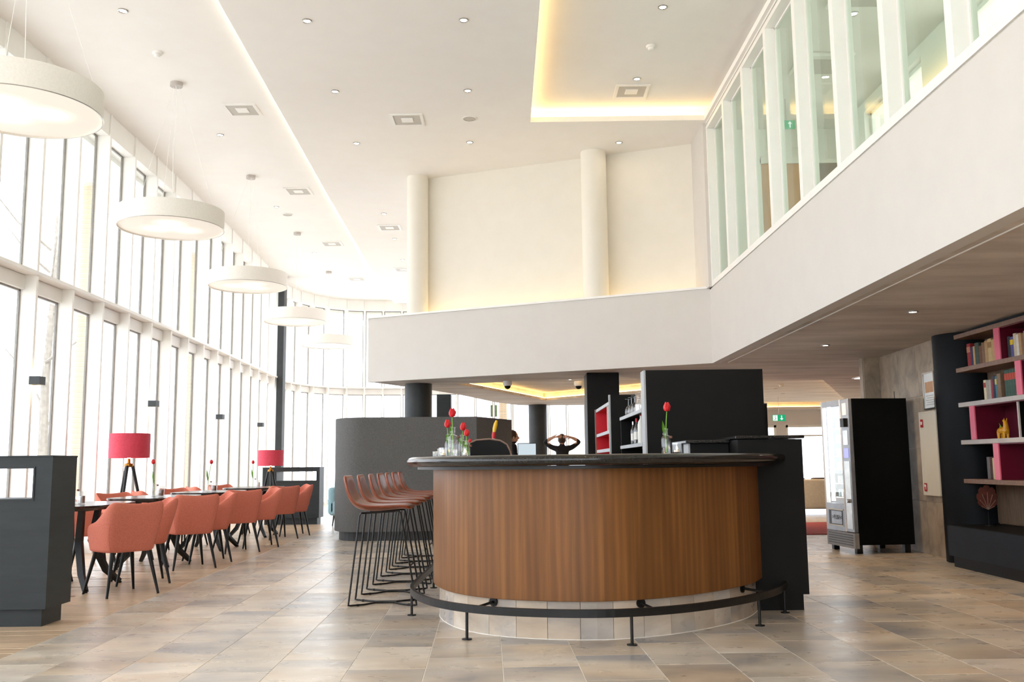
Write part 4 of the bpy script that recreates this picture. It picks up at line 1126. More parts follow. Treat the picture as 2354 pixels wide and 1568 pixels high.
# far side faces the room, near side faces the windows
first = True
for side, lst in (('aisle', near), ('window', far_)):
    for k, (x, y, rz) in enumerate(lst):
        lb = 'salmon tub chair on the %s side, %s from the front' % (side, ORD[k])
        if first: ch0.location = (x, y, 0); ch0.rotation_euler = (0, 0, rz); ch0['label'] = lb; first = False
        else: dup(ch0, (x, y, 0), rz, lb)
def make_table():
    t = thing('dining_table', 'x', 'table', (0, 0, 0), 0, 'dark dining tables')
    def sup(a, b, e=3.2, n=48):
        out = []
        for k in range(n):
            th = 2 * PI * k / n; c, s_ = math.cos(th), math.sin(th)
            out.append((a * math.copysign(abs(c) ** (2 / e), c), b * math.copysign(abs(s_) ** (2 / e), s_)))
        return out
    bm = BM(); o1, o2 = sup(.40, .68), sup(.37, .65)
    v1 = [bm.verts.new((x, y, .752)) for x, y in o1]; v0 = [bm.verts.new((x, y, .735)) for x, y in o1]; v2 = [bm.verts.new((x, y, .712)) for x, y in o2]
    bm.faces.new(v1); bm.faces.new(v2[::-1])
    for k in range(len(o1)):
        j = (k + 1) % len(o1); bm.faces.new((v0[k], v0[j], v1[j], v1[k])); bm.faces.new((v2[k], v2[j], v0[j], v0[k]))
    bmesh.ops.recalc_face_normals(bm, faces=bm.faces[:]); obj('tabletop', bm, 'table_top_dark', t)
    bx('mounting_plate', 'black_metal', t, -.2, .2, -.25, .25, .695, .713)
    for sx in (-1, 1):
        for syy in (-1, 1):
            bm = BM(); tube(bm, [(sx * .13, syy * .17, .70), (sx * .10, syy * .13, .42), (sx * .19, syy * .25, .14), (sx * .28, syy * .36, .012)], [.034, .04, .036, .028], 4); obj('leg', bm, 'black_metal', t)
            bm = BM(); lathe(bm, [(.018, 0), (.02, .014)], 10, (sx * .28, syy * .36, 0)); obj('foot', bm, 'black_metal', t, True)
    return t
tb0 = make_table()
tabs = [(-4.02, 8.79), (-4.03, 10.77), (-4.04, 12.70), (-4.06, 14.95)]
for k, (x, y) in enumerate(tabs):
    lb = ['nearest dark dining table beside the charcoal divider', 'second dark dining table from the front', 'third dark dining table from the front', 'farthest dark dining table near the farther red lamp'][k]
    if k == 0: tb0.location = (x, y, 0); tb0['label'] = lb
    else: dup(tb0, (x, y, 0), 0, lb)
    w_ = ['nearest', 'second', 'third', 'farthest'][k]
    swing_bottle(x - .02, y - .02, .7525, .19, .036, 'clear bottle vase with tulip on the %s dining table' % w_, 'glass vases on dining tables')
    tulip(x - .02, y - .02, .7525, .36, 'red tulip on the %s dining table' % w_, 'tulips on dining tables', ((-.012, 0), (-.02, 0), (.035, 0), (-.005, 0))[k], .9)
    t = thing('condiment_jar', 'glass jar of menus and condiments on the %s dining table' % w_, 'jar', (x + .075, y - .06, .7525), 0, 'condiment jars')
    bm = BM(); lathe(bm, [(.036, .001), (.038, .01), (.038, .11), (.034, .115), (.034, .012), (.001, .008)], 16, cap=False); obj('glass', bm, 'clear_glass', t, True)
    bm = BM(); lathe(bm, [(.028, .01), (.028, .075)], 12); obj('filling', bm, ['steel', 'cork_brown', 'cork_brown', 'ivory'][k], t, True)

# ---- tripod floor lamps with red drums
def floor_lamp(x, y, label, s=1.0, rz=0.0):
    t = thing('floor_lamp', label, 'lamp', (x, y, 0), rz, 'red floor lamps'); t.scale = (s,) * 3
    seg = 48; R_ = .25
    bm = BM(); rings = [[bm.verts.new((r * math.cos(2 * PI * k / seg), r * math.sin(2 * PI * k / seg), z)) for k in range(seg)] for r, z in ((R_, 1.20), (R_, 1.51), (R_ - .006, 1.51), (R_ - .006, 1.20))]
    for i in range(4):
        for k in range(seg): bm.faces.new((rings[i][k], rings[i][(k + 1) % seg], rings[(i + 1) % 4][(k + 1) % seg], rings[(i + 1) % 4][k]))
    bmesh.ops.recalc_face_normals(bm, faces=bm.faces[:]); obj('lamp_shade', bm, 'red_fabric', t, True)
    bm = BM(); lathe(bm, [(.015, 1.19), (.03, 1.22), (.034, 1.26), (.02, 1.30)], 14); obj('bulb', bm, 'bulb_warm', t, True)
    bm = BM(); lathe(bm, [(.02, 1.08), (.055, 1.09), (.055, 1.125), (.02, 1.135), (.016, 1.2)], 16); obj('collar', bm, 'brass_glow', t, True)
    for k in range(3):
        a = k * 2 * PI / 3 + .5
        bm = BM(); tube(bm, [(.045 * math.cos(a), .045 * math.sin(a), 1.10), (.30 * math.cos(a), .30 * math.sin(a), .012)], [.022, .014], 8); obj('leg', bm, 'black_metal', t, True)
        bm = BM(); tube(bm, [(0, 0, 1.3), (.245 * math.cos(a), .245 * math.sin(a), 1.3)], .003, 5); obj('shade_spoke', bm, 'steel', t)
floor_lamp(-4.93, 12.2, 'large red drum lamp on black tripod by the windows')
floor_lamp(-4.36, 17.1, 'smaller red drum lamp on tripod before the far divider', .90, .4)

# ---- charcoal dividers with a slot
def divider(x0, x1, y0, y1, h, slot, label, mat, slot2=True):
    t = thing('room_divider', label, 'divider', (0, 0, 0), 0, 'slotted dividers')
    sx0, sx1, sz0, sz1 = slot
    b = bx('lower_body', mat, t, x0, x1, y0, y1, .12, sz0); 
    bx('side_block', mat, t, sx1, x1, y0, y1, sz0, sz1); bx('side_block', mat, t, x0, sx0, y0, y1, sz0, sz1)
    bx('top_block', mat, t, x0, x1, y0, y1, sz1, h - .012); bx('top_board', mat, t, x0 - .004, x1 + .004, y0 - .004, y1 + .004, h - .012, h, bev=.002)
    bx('plinth', mat, t, x0 + .04, x1 - .04, y0 + .035, y1 - .05, 0, .12)
    bm = BM()
    for a in ((sx0 - .012, sx0, sz0 - .012, sz1 + .012), (sx1, sx1 + .012, sz0 - .012, sz1 + .012), (sx0, sx1, sz0 - .012, sz0), (sx0, sx1, sz1, sz1 + .012)):
        box(bm, a[0], a[1], y0 - .006, y0 + .01, a[2], a[3])
    obj('slot_frame', bm, mat, t)
divider(-4.35, -3.225, 6.66, 7.03, 1.17, (-4.2, -3.355, .87, 1.08), 'charcoal divider with slot at the left edge in front', 'charcoal')
divider(-4.66, -3.60, 17.7, 18.1, 1.05, (-4.40, -3.66, .80, .97), 'far charcoal divider with slot behind the smaller red lamp', 'charcoal')

# ---- big grey curved partition
t = thing('curved_partition', 'large grey upholstered partition with rounded left end', 'partition', (0, 0, 0))
def rounded(poly_inset):
    i = poly_inset
    base = [(-.53 - i, 13.78 + i), (-.02 - i, 14.95 - i), (-1.0, 15.3 - i), (-2.2 + i, 15.3 - i)]
    cx, cy, r = -2.20, 14.35, .47 - i
    arcp = [(cx + r * math.cos(a), cy + (r + .3) * .9 * math.sin(a)) for a in [PI * .75 + k * (PI * .8) / 12 for k in range(13)]]
    return base + arcp
bm = BM(); prism(bm, rounded(0), .13, 1.76); obj('body', bm, 'charcoal_fabric', t, True)
bm = BM(); prism(bm, rounded(.07), 0, .13); obj('plinth', bm, 'dark_column', t)
# teal armchair peeking out
t = thing('armchair', 'pale teal velvet armchair peeking out beside the grey partition', 'armchair', (-3.03, 17.5, 0))
bm = BM(); box(bm, -.3, .3, -.3, .3, .18, .45, bev=.05, seg=3); obj('seat', bm, 'teal_velvet', t, True)
bm = BM(); box(bm, -.32, -.18, -.3, .32, .2, .68, bev=.05, seg=3); obj('arm', bm, 'teal_velvet', t, True)
bm = BM(); box(bm, .18, .32, -.3, .32, .2, .68, bev=.05, seg=3); obj('arm', bm, 'teal_velvet', t, True)
bm = BM(); box(bm, -.3, .3, .2, .34, .2, .8, bev=.05, seg=3); obj('backrest', bm, 'teal_velvet', t, True)
for sx in (-.24, .24):
    for syy in (-.22, .24):
        bm = BM(); tube(bm, [(sx * .9, syy * .9, .2), (sx, syy, 0)], [.018, .01], 8); obj('leg', bm, 'black_metal', t, True)

# ================================================================== PEOPLE
def person(name, label, loc, rz, joints, edges, radii, head, skin_z, hair_back):
    t = thing(name, label, 'person', loc, rz)
    me = bpy.data.meshes.new('body'); me.from_pydata(joints, edges, []); me.update()
    o = bpy.data.objects.new('body', me); COL.objects.link(o); o.parent = t
    mod = o.modifiers.new('skin', 'SKIN'); mod.use_smooth_shade = True; mod.branch_smoothing = .4
    for v, r in zip(me.skin_vertices[0].data, radii): v.radius = r if isinstance(r, tuple) else (r, r)
    me.skin_vertices[0].data[0].use_root = True
    sb = o.modifiers.new('subd', 'SUBSURF'); sb.levels = 2; sb.render_levels = 2
    dg = bpy.context.evaluated_depsgraph_get()
    ev = o.evaluated_get(dg); nm = bpy.data.meshes.new_from_object(ev)
    o.modifiers.clear(); o.data = nm
    # head with nose, ears
    bm = BM(); bm.from_mesh(nm)
    hv0 = len(bm.verts)
    r = bmesh.ops.create_uvsphere(bm, u_segments=20, v_segments=14, radius=1.0)
    for v in r['verts']:
        x, y, z = v.co
        jaw = 1.0 - .22 * max(0, -z)
        v.co = Vector((x * .076 * jaw, y * .094 * jaw + (.008 if z < 0 else 0), z * .118)) + Vector(head)
    def blob(c, s_):
        q = bmesh.ops.create_uvsphere(bm, u_segments=10, v_segments=8, radius=1.0)
        for v in q['verts']: v.co = Vector((v.co.x * s_[0], v.co.y * s_[1], v.co.z * s_[2])) + Vector(head) + Vector(c)
    blob((0, .096, -.012), (.013, .020, .022)); blob((.076, -.006, -.01), (.010, .020, .030)); blob((-.076, -.006, -.01), (.010, .020, .030)); blob((0, .088, -.06), (.024, .010, .008))
    bm.to_mesh(nm); bm.free()
    nm.materials.clear(); nm.materials.append(MATS['black_cloth']); nm.materials.append(MATS['skin_tone'])
    for p in nm.polygons:
        p.use_smooth = True
        p.material_index = 1 if skin_z(p.center) else 0
    bm = BM(); q = bmesh.ops.create_uvsphere(bm, u_segments=20, v_segments=14, radius=1.0)
    for v in q['verts']:
        x, y, z = v.co
        v.co = Vector((x * .083, y * .098 - .012, z * .108 + .022)) + Vector(head)
    dele = [v for v in bm.verts if (v.co - Vector(head)).y > .055 - (.06 if (v.co - Vector(head)).z > .085 else 0) * -1 and (v.co - Vector(head)).z < .08 or (v.co - Vector(head)).z < hair_back and (v.co - Vector(head)).y > -.02 or (v.co - Vector(head)).z < -.07]
    bmesh.ops.delete(bm, geom=dele, context='VERTS')
    obj('hair', bm, 'hair_brown', t, True)
    for sx in (-1, 1):
        bm = BM(); q = bmesh.ops.create_uvsphere(bm, u_segments=8, v_segments=6, radius=.011)
        for v in q['verts']: v.co += Vector(head) + Vector((sx * .03, .082, .01))
        obj('eye', bm, 'black_laminate', t, True)
    return t
def hand(J, E_, R_, wrist_i, wrist, d, up):
    """palm and five finger chains, d = pointing direction"""
    d = Vector(d).normalized(); up = Vector(up).normalized(); sd = d.cross(up)
    p = Vector(wrist) + d * .07
    J.append(p[:]); R_.append((.034, .018)); pi = len(J) - 1; E_.append((wrist_i, pi))
    for k, (s_, L) in enumerate(((-.027, .068), (-.009, .08), (.009, .074), (.026, .058))):
        a = p + sd * s_ + d * .025; b = a + d * L * .55 - up * .01; c = b + d * L * .4 - up * .02
        for q in (a, b, c): J.append(q[:]); R_.append(.0088)
        n = len(J); E_.extend([(pi, n - 3), (n - 3, n - 2), (n - 2, n - 1)])
    a = Vector(wrist) + d * .03 + sd * -.035; b = a + d * .04 - sd * .012
    for q in (a, b): J.append(q[:]); R_.append(.010)
    n = len(J); E_.extend([(wrist_i, n - 2), (n - 2, n - 1)])
def body_base(H=1.63):
    J = [(0, 0, .92), (0, 0, 1.08), (0, .01, 1.22), (0, 0, 1.36), (0, .0, 1.43), (0, .012, 1.49)]
    E_ = [(0, 1), (1, 2), (2, 3), (3, 4), (4, 5)]
    R_ = [(.16, .115), (.135, .10), (.155, .11), (.13, .085), .056, .052]
    for sx in (-1, 1):
        n = len(J)
        J += [(sx * .09, 0, .84), (sx * .10, .01, .48), (sx * .10, -.02, .09), (sx * .11, .09, .035), (sx * .11, .15, .03)]
        R_ += [.095, .062, .042, .04, .03]
        E_ += [(0, n), (n, n + 1), (n + 1, n + 2), (n + 2, n + 3), (n + 3, n + 4)]
    return J, E_, R_
# first: standing, seen in profile, looking down to the right
J, E_, R_ = body_base()
for sx in (-1, 1):
    n = len(J); J += [(sx * .19, 0, 1.37), (sx * .23, .02, 1.10), (sx * .17, .22, 1.0)]; R_ += [.058, .044, .032]
    E_ += [(3, n), (n, n + 1), (n + 1, n + 2)]; hand(J, E_, R_, n + 2, J[n + 2], (-.2 * sx, 1, -.1), (0, .1, 1))
hd1 = (0, .03, 1.525)
person('person', 'person in dark clothes standing in profile by the computer screen', (-.03, 16.5, 0), -1.35, J, E_, R_, hd1,
       lambda c: c.z > 1.45 or (c.y > .24 and .8 < c.z < 1.15), -.03)
# second: seen from behind with both elbows raised, hands behind the head
J, E_, R_ = body_base()
for sx in (-1, 1):
    n = len(J); J += [(sx * .19, 0, 1.38), (sx * .37, .02, 1.50), (sx * .17, -.08, 1.60)]; R_ += [.058, .044, .032]
    E_ += [(3, n), (n, n + 1), (n + 1, n + 2)]; hand(J, E_, R_, n + 2, J[n + 2], (-sx, -.25, .05), (0, -1, 0))
person('person', 'person in dark top seen from behind with both arms raised to the head', (1.0, 19.4, 0), 0.05, J, E_, R_, (0, .02, 1.54),
       lambda c: c.z > 1.46 and abs(c.x) < .30, -.06)

# ================================================================== RIGHT SIDE
# vending machine
t = thing('vending_machine', 'tall black vending machine with lit glass front and steel trim', 'vending machine', (3.92, 11.06, 0), 0)
# local x -> depth to the right, y -> along the front; front face at x=0 turned slightly
t.rotation_euler = (0, 0, .10)
bm = BM(); box(bm, .05, .72, 0, .03, .10, 1.79); obj('side_panel', bm, 'vending_black', t)
bx('side_panel', 'vending_black', t, .05, .72, .72, .75, .10, 1.79); bx('back_panel', 'vending_black', t, .70, .72, .03, .72, .10, 1.79)
bx('top_panel', 'vending_black', t, .02, .72, .03, .72, 1.76, 1.79); bx('floor_panel', 'vending_black', t, .05, .70, .03, .72, .10, .14)
bx('inner_wall', 'satin_grey', t, .45, .47, .03, .72, .14, 1.76)
d = bx('door', 'satin_grey', t, .0, .05, 0, .20, .24, 1.79, bev=.006); bx('door_stile', 'frame_white', t, 0, .05, .715, .75, .24, 1.79)
bx('door_rail', 'satin_grey', t, 0, .05, .20, .715, 1.72, 1.79); bx('door_stile', 'frame_white', t, -.002, .05, .20, .225, .24, 1.79)
lp = bx('lower_door', 'satin_grey', t, 0, .05, .225, .715, .24, .56)
bx('flap_recess', 'black_metal', lp, -.004, .0, .30, .66, .31, .48); fl = bx('push_flap', 'satin_grey', lp, -.008, -.003, .30, .58, .32, .47)
bx('flap_frame', 'frame_white', lp, -.012, 0, .28, .68, .295, .31); bx('flap_frame', 'frame_white', lp, -.012, 0, .28, .68, .48, .495)
kp = bx('kick_grille', 'window_metal', t, 0, .05, 0, .75, .06, .235)
for k in range(5): bx('slot', 'black_metal', kp, -.003, .002, .05, .70, .09 + k * .028, .10 + k * .028)
bm = BM(); box(bm, .02, .026, .225, .715, .56, 1.72); obj('glass_front', bm, 'clear_glass', t)
bx('light_tube', 'vending_tube', t, .06, .09, .66, .70, .58, 1.72)
for k in range(7):
    z = .62 + k * .165
    tr = bx('tray', 'steel', t, .10, .44, .24, .66, z, z + .012)
    for q in range(5):
        bm = BM(); box(bm, .12, .30, .255 + q * .08, .315 + q * .08, z + .012, z + .10, bev=.006)
        obj('snack_pack', bm, ['pale_board', 'cream_metal', 'sign_white', 'steel', 'teal_velvet'][(q + k) % 5], tr)
bx('card_reader', 'black_metal', d, -.05, 0, .03, .12, 1.46, 1.56); bx('price_strip', 'sign_white', d, -.004, 0, .05, .15, 1.60, 1.74); bx('coin_plate', 'steel', d, -.005, 0, .04, .16, 1.25, 1.42); bx('keypad', 'keypad_blue', d, -.006, 0, .05, .15, 1.10, 1.21)
bx('mirror_strip', 'steel', d, -.004, 0, .03, .17, .28, 1.06)
bm = BM(); tube(bm, [(-.006, .10, .60), (-.03, .10, .60)], .022, 14); obj('lock', bm, 'steel', d, True)
for (x, y) in ((.04, .05), (.62, .05), (.04, .66), (.62, .66)): bx('foot', 'black_metal', t, x, x + .07, y, y + .06, 0, .10)
# PUSH lettering on the flap
def text(name, s, size, mat, loc, rot, parent=None, ext=.0008):
    cu = bpy.data.curves.new(name, 'FONT'); cu.body = s; cu.size = size; cu.extrude = ext; cu.align_x = 'CENTER'; cu.align_y = 'CENTER'
    o = bpy.data.objects.new(name, cu); COL.objects.link(o)
    dg = bpy.context.evaluated_depsgraph_get(); me = bpy.data.meshes.new_from_object(o.evaluated_get(dg))
    bpy.data.objects.remove(o); me.materials.clear(); me.materials.append(MATS[mat])
    o = bpy.data.objects.new(name, me); COL.objects.link(o); o.location = loc; o.rotation_euler = rot
    if parent: o.parent = parent
    return o
text('lettering', '>PUSH<', .075, 'black_metal', (-.009, .43, .395), (PI / 2, 0, -PI / 2), lp)
t2 = thing('antenna', 'thin upright rod on top of the vending machine', 'antenna', (4.55, 11.25, 1.79))
bm = BM(); tube(bm, [(0, 0, 0), (0, 0, .09)], .004, 6); lathe(bm, [(.012, 0), (.012, .006)], 10); obj('rod', bm, 'black_metal', t2)

# fire cabinet and poster on the stone wall
def on_stone(y): return 4.70 + (y - 10.3) * (.10 / 1.96) - .014
t = thing('fire_cabinet', 'flat cream fire hose cabinet on the stone wall', 'cabinet', (on_stone(10.78), 10.78, 1.14), -.05)
bm = BM(); box(bm, -.03, 0, -.33, .14, -.47, .47, bev=.004); obj('door', bm, 'cream_metal', t)
bm = BM(); box(bm, -.036, -.03, -.33, .14, -.47, -.455); box(bm, -.036, -.03, -.33, .14, .455, .47); box(bm, -.036, -.03, .125, .14, -.455, .455); obj('frame', bm, 'cream_metal', t)
for z, nm in ((.34, 'upper'), (-.38, 'lower')):
    s1 = bx('safety_sign', 'sign_red', t, -.038, -.036, .03, .10, z - .045, z + .045)
    if nm == 'upper': bx('pictogram', 'sign_white', s1, -.040, -.038, .045, .085, z - .015, z + .02)
    else:
        bx('pictogram', 'sign_white', s1, -.040, -.038, .045, .06, z - .03, z + .025); bx('pictogram', 'sign_white', s1, -.040, -.038, .062, .09, z + .005, z + .03)
t = thing('framed_poster', 'small framed poster on the stone wall above the fire cabinet', 'poster', (on_stone(10.62), 10.62, 1.84), -.05)
bm = BM(); plate(bm, [(-.16, -.21), (.16, -.21), (.16, .21), (-.16, .21)], [[(-.145, -.195), (.145, -.195), (.145, .195), (-.145, .195)]], 0, .018); bmesh.ops.rotate(bm, verts=bm.verts[:], matrix=Matrix.Rotation(PI / 2, 3, 'X') , cent=(0, 0, 0)); bmesh.ops.rotate(bm, verts=bm.verts[:], matrix=Matrix.Rotation(PI / 2, 3, 'Z'), cent=(0, 0, 0))
bmesh.ops.translate(bm, verts=bm.verts[:], vec=(-.02, 0, 0)); obj('frame', bm, 'steel', t)
ps = bx('sheet', 'sign_white', t, -.008, -.004, -.145, .145, -.195, .195)
bx('picture', 'orange_wood', ps, -.0095, -.008, -.12, .12, -.02, .10)
for k in range(5): bx('text_line', 'mesh_grey', ps, -.0095, -.008, -.11, .11 - .03 * (k % 2), -.06 - k * .025, -.052 - k * .025)

# round navy column beside the bookcase
bm = BM(); lathe(bm, [(.30, 0), (.30, LOW)], 48, (4.86, 10.12, 0)); tag(obj('round_column', bm, 'navy_column', None, True), 'thick round navy column between stone wall and bookcase', 'column')

# bookcase
bc = thing('bookcase', 'wall bookcase with walnut shelves and crimson boxes at the right edge', 'bookcase', (0, 0, 0))
BX0, BX1, BY0, BY1 = 4.64, 4.96, 6.9, 9.84
bx('back', 'limed_back', bc, BX1, BX1 + .015, BY0, 9.83, .42, 2.36)
for z, mt in ((2.36, 'walnut_board'), (2.01, 'walnut_board'), (1.65, 'pale_board'), (1.265, 'pale_board'), (.87, 'walnut_board')):
    bx('shelf', mt, bc, BX0, BX1, BY0, BY1, z - .045, z, bev=.002)
bx('top_strip', 'navy_laminate', bc, 4.70, BX1, BY0, 9.55, 2.36, 2.398)
def crimson(y0, y1, z0, z1):
    b = bx('crimson_box', 'magenta_lacquer', bc, BX1 - .012, BX1 - .001, y0, y1, z0, z1, label='crimson lacquered box insert')
    for q in (y0, y1 - .10):
        u = bx('box_side', 'magenta_lacquer', b, BX0 + .01, BX1 - .012, q, q + .10, z0, z1); 
        bx('edge_strip', 'pink_lacquer', b, BX0 - .002, BX0 + .01, q, q + .10, z0, z1)
    bx('box_top', 'magenta_lacquer', b, BX0 + .01, BX1 - .012, y0 + .1, y1 - .1, z1 - .01, z1)
crimson(8.10, 9.02, 2.011, 2.314)
crimson(7.80, 8.68, 1.651, 1.964)
crimson(7.9, 9.61, 1.266, 1.604)
crimson(8.0, 9.19, .871, 1.219)
b = bx('divider', 'vending_black', bc, BX0 + .035, BX1 - .02, 8.72, 8.74, 1.266, 1.604); bx('edge_strip', 'pale_board', b, BX0 + .02, BX0 + .035, 8.72, 8.74, 1.266, 1.604)
# navy bench below
t = thing('bench_cabinet', 'low navy bench cabinet under the bookcase', 'bench', (0, 0, 0))
bx('body', 'navy_laminate', t, 4.40, 4.97, 6.9, 9.76, .11, .405); bx('plinth', 'black_laminate', t, 4.43, 4.97, 6.95, 9.72, 0, .11); bx('top', 'black_laminate', t, 4.41, 4.97, 6.9, 9.75, .405, .412)
# books, spines towards the room, y runs from the far end towards the camera
BOOKM = {}
def book(y1, w_, h, z, col, col2, label, grp):
    for c in (col, col2):
        if c and c not in BOOKM: BOOKM[c] = mottled('book_%d_%d_%d' % c, srgb(*c), srgb(*[min(255, v + 14) for v in c]), 30, .6)
    t = thing('book', label, 'book', (4.70, y1 - w_ / 2, z), 0, grp)
    bm = BM(); box(bm, 0, .15, -w_ / 2 + .0015, w_ / 2 - .0015, 0, h, bev=min(.004, w_ * .2)); obj('cover', bm, BOOKM[col], t)
    bm = BM(); box(bm, .01, .1515, -w_ / 2 + .004, w_ / 2 - .004, .003, h + .0005 - .003); obj('pages', bm, 'ivory', t)
    if col2:
        bm = BM(); box(bm, -.0012, .001, -w_ / 2 + .002, w_ / 2 - .002, h * .62, h * .86); obj('title_band', bm, BOOKM[col2], t)
def row(y, z, items, shelf, grp):
    for i, (w_, h, c, c2, nm) in enumerate(items):
        book(y, w_ - .001, h, z, c, c2, '%s book, %s from left on %s' % (nm, ORD[i], shelf), grp); y -= w_
row(9.70, 2.011, [(.075, .24, (150, 30, 34), (190, 120, 90), 'red'), (.05, .20, (40, 44, 86), None, 'navy'), (.04, .20, (190, 150, 100), None, 'slim tan'), (.085, .23, (52, 66, 54), None, 'dark green'), (.055, .19, (110, 66, 44), None, 'dark brown'), (.06, .215, (126, 92, 66), None, 'brown'), (.065, .225, (176, 140, 92), None, 'tan'), (.075, .235, (196, 168, 116), (150, 110, 60), 'cream'), (.07, .22, (190, 156, 104), None, 'pale tan'), (.06, .215, (160, 112, 70), None, 'russet')], 'top shelf left of pink upright', 'old books on the top shelf')
row(8.90, 2.011, [(.055, .21, (44, 50, 52), None, 'charcoal'), (.055, .20, (84, 82, 140), (230, 196, 30), 'violet and yellow'), (.05, .225, (200, 186, 156), None, 'ivory'), (.04, .21, (220, 214, 204), None, 'white'), (.05, .215, (176, 140, 96), None, 'ochre'), (.04, .205, (130, 92, 60), None, 'walnut brown'), (.05, .225, (150, 130, 110), None, 'taupe')], 'top shelf right of pink upright', 'old books in the top crimson box')
row(9.41, 1.651, [(.05, .20, (210, 196, 160), (150, 50, 40), 'cream and red'), (.05, .195, (150, 146, 136), None, 'grey'), (.045, .195, (164, 158, 148), None, 'pale grey'), (.04, .19, (140, 40, 52), None, 'crimson'), (.045, .225, (34, 34, 60), None, 'midnight blue'), (.035, .22, (60, 110, 120), (210, 190, 90), 'teal and yellow'), (.07, .24, (120, 94, 70), None, 'thick brown')], 'second shelf', 'old books on the second shelf')
row(9.0, 1.651, [(.045, .26, (44, 76, 62), (176, 60, 40), 'green with red band')] * 7, 'second shelf in green set', 'green book set')
row(9.46, .871, [(.06, .22, (96, 94, 96), None, 'silver grey'), (.05, .215, (70, 42, 36), None, 'maroon'), (.045, .21, (206, 190, 150), None, 'cream'), (.06, .22, (190, 150, 104), None, 'tan'), (.045, .20, (140, 92, 56), None, 'brown')], 'fourth shelf', 'old books on the fourth shelf')
# little golden animal figure
t = thing('animal_figurine', 'small golden animal figurine on the third shelf', 'figurine', (4.75, 9.19, 1.266), 0)
bm = BM(); tube(bm, [(0, .07, .075), (0, .02, .078), (0, -.045, .075), (0, -.075, .06)], [.026, .036, .04, .02], 12); obj('body', bm, 'bright_gold', t, True)
bm = BM(); tube(bm, [(0, -.05, .07), (0, -.055, .12), (0, -.05, .16), (0, -.02, .172)], [.034, .024, .020, .012], 10); hd = obj('neck_and_head', bm, 'bright_gold', t, True)
for sx in (-.01, .01):
    bm = BM(); tube(bm, [(sx, -.055, .165), (sx * 1.4, -.06, .195)], [.007, .002], 6); obj('ear', bm, 'bright_gold', hd, True)
for (x, y) in ((.018, .055), (-.018, .055), (.018, -.045), (-.018, -.045)):
    bm = BM(); tube(bm, [(x, y, .07), (x, y, 0)], [.018, .013], 8); obj('leg', bm, 'bright_gold', t, True)
bm = BM()
for k in range(4): tube(bm, [(0, .02 + k * .012, .10), (.01 * (k - 1.5), .04 + k * .012, .15 - .006 * k)], [.007, .001], 6)
obj('leaf_tuft', bm, 'tulip_green', t, True)
# dried leaf on stand
t = thing('leaf_ornament', 'brown dried leaf ornament under the lowest shelf', 'ornament', (4.70, 9.50, .413), PI / 2)
bm = BM(); tube(bm, [(0, 0, .005), (0, 0, .14)], .004, 6); lathe(bm, [(.035, 0), (.035, .01)], 16); obj('stand', bm, 'black_metal', t)
bm = BM(); out = []
for k in range(40):
    a = 2 * PI * k / 40; rr_ = .098 * (1 - .12 * (k % 4 == 0)) * (1 + .22 * math.sin(a)); rr_ *= (1 - .35 * max(0, -math.sin(a)) ** 6)
    out.append((rr_ * math.cos(a) * 1.05, rr_ * math.sin(a) * 1.25 + .25))
f0 = [bm.verts.new((-.003, y, z)) for y, z in out]; f1_ = [bm.verts.new((.003, y, z)) for y, z in out]
bm.faces.new(f0); bm.faces.new(f1_[::-1])
for k in range(40): bm.faces.new((f0[k], f1_[k], f1_[(k + 1) % 40], f0[(k + 1) % 40]))
bmesh.ops.recalc_face_normals(bm, faces=bm.faces[:]); lf = obj('leaf', bm, 'dry_leaf', t)
for k in range(7):
    a = -.5 + k * .7
    bm = BM(); tube(bm, [(-.005, 0, .16), (-.005, .08 * math.cos(a), .24 + .09 * math.sin(a))], .003, 5); obj('vein', bm, 'walnut_board', lf)

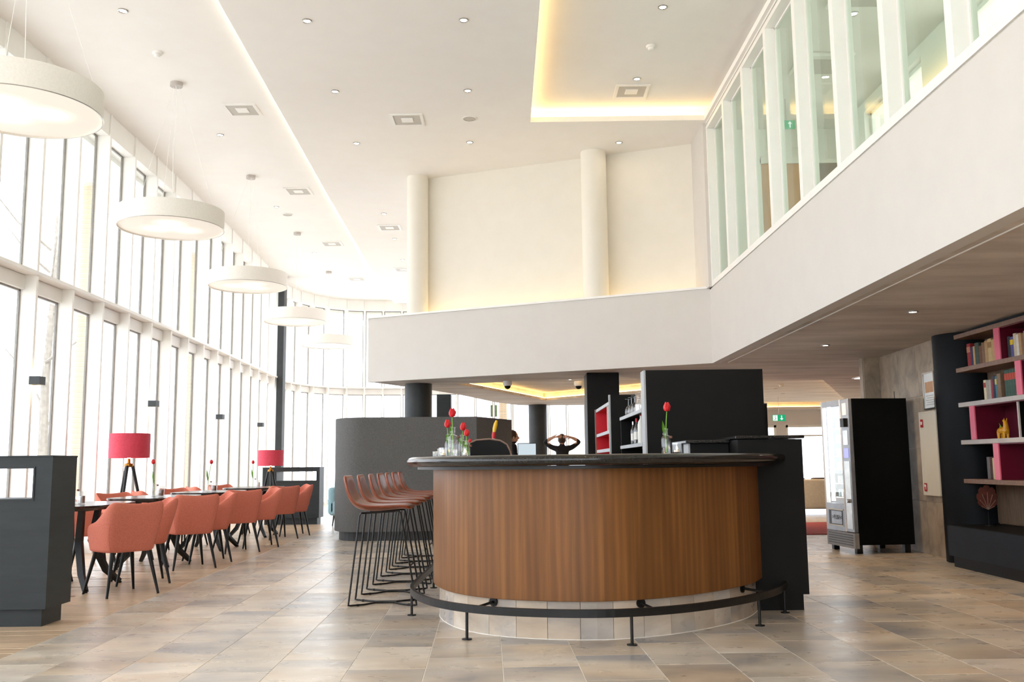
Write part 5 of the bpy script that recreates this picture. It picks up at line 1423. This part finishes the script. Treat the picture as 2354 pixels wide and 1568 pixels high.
# ================================================================== FAR LOBBY
bm = BM(); box(bm, 3.9, 6.4, 14.0, 16.6, .001, .012); rg = obj('rug', bm, 'rug_red'); tag(rg, 'red patterned rug on the lobby floor', 'rug')
t = thing('sofa', 'cream lobby sofa seen past the vending machine', 'sofa', (6.3, 19.4, 0))
bm = BM(); box(bm, -1.3, 1.3, -.4, .35, .12, .42, bev=.05, seg=3); obj('seat', bm, 'cream_upholstery', t, True)
bm = BM(); box(bm, -1.3, 1.3, -.55, -.36, .12, .70, bev=.05, seg=3); obj('backrest', bm, 'cream_upholstery', t, True)
for sx in (-1.38, 1.24):
    bm = BM(); box(bm, sx, sx + .14, -.5, .4, .1, .58, bev=.04, seg=3); obj('arm', bm, 'cream_upholstery', t, True)
for (x, y) in ((-1.2, -.45), (1.1, -.45), (-1.2, .25), (1.1, .25)): bx('leg', 'black_metal', t, x, x + .06, y, y + .06, 0, .13)
for k in range(3):
    bm = BM(); box(bm, -.16, .16, -.06, .06, 0, .3, bev=.05, seg=3)
    o = obj('cushion', bm, ['dark_column', 'hair_brown', 'charcoal'][k], None, True, loc=(5.75 + k * .42, 19.32, .425)); tag(o, ['dark grey cushion at the left of the lobby sofa', 'brown cushion in the middle of the lobby sofa', 'charcoal cushion at the right of the lobby sofa'][k], 'cushion', 'sofa cushions')
def exit_sign(x, y, z, label, s=.22, down=False, hang=.285):
    t = thing('exit_sign', label, 'sign', (x, y, z), 0, 'green exit signs')
    h = s * .5
    bx('box', 'exit_green', t, -s / 2, s / 2, -.01, .01, -h / 2, h / 2)
    bx('running_field', 'exit_white', t, -s / 2 + .006, -s * .12, -.0125, -.01, -h / 2 + .01, h / 2 - .01)
    bm = BM()
    k = -1 if down else 1
    pts = [(.2, .38), (.34, .06), (.24, .06), (.24, -.38), (.16, -.38), (.16, .06), (.06, .06)]
    vs_ = [bm.verts.new((s * a, -.0125, h * b * k)) for a, b in pts]; bm.faces.new(vs_); bmesh.ops.solidify(bm, geom=bm.faces[:], thickness=.002); obj('arrow', bm, 'exit_white', t)
    bm = BM(); tube(bm, [(-s * .32, -.014, h * .1), (-s * .26, -.014, -h * .1), (-s * .36, -.014, -h * .32)], .006, 6); lathe(bm, [(.008, -.008), (.008, .008)], 8, (-s * .30, -.014, h * .26)); obj('running_figure', bm, 'exit_green', t)
    bm = BM(); tube(bm, [(0, 0, h / 2), (0, 0, h / 2 + hang)], .004, 6); obj('hanger', bm, 'steel', t)
exit_sign(3.50, 11.5, 5.29, 'green exit sign with upward arrow behind the gallery glass')
exit_sign(6.27, 22.3, 2.07, 'green exit sign with downward arrow in the lobby', .30, True, .425)
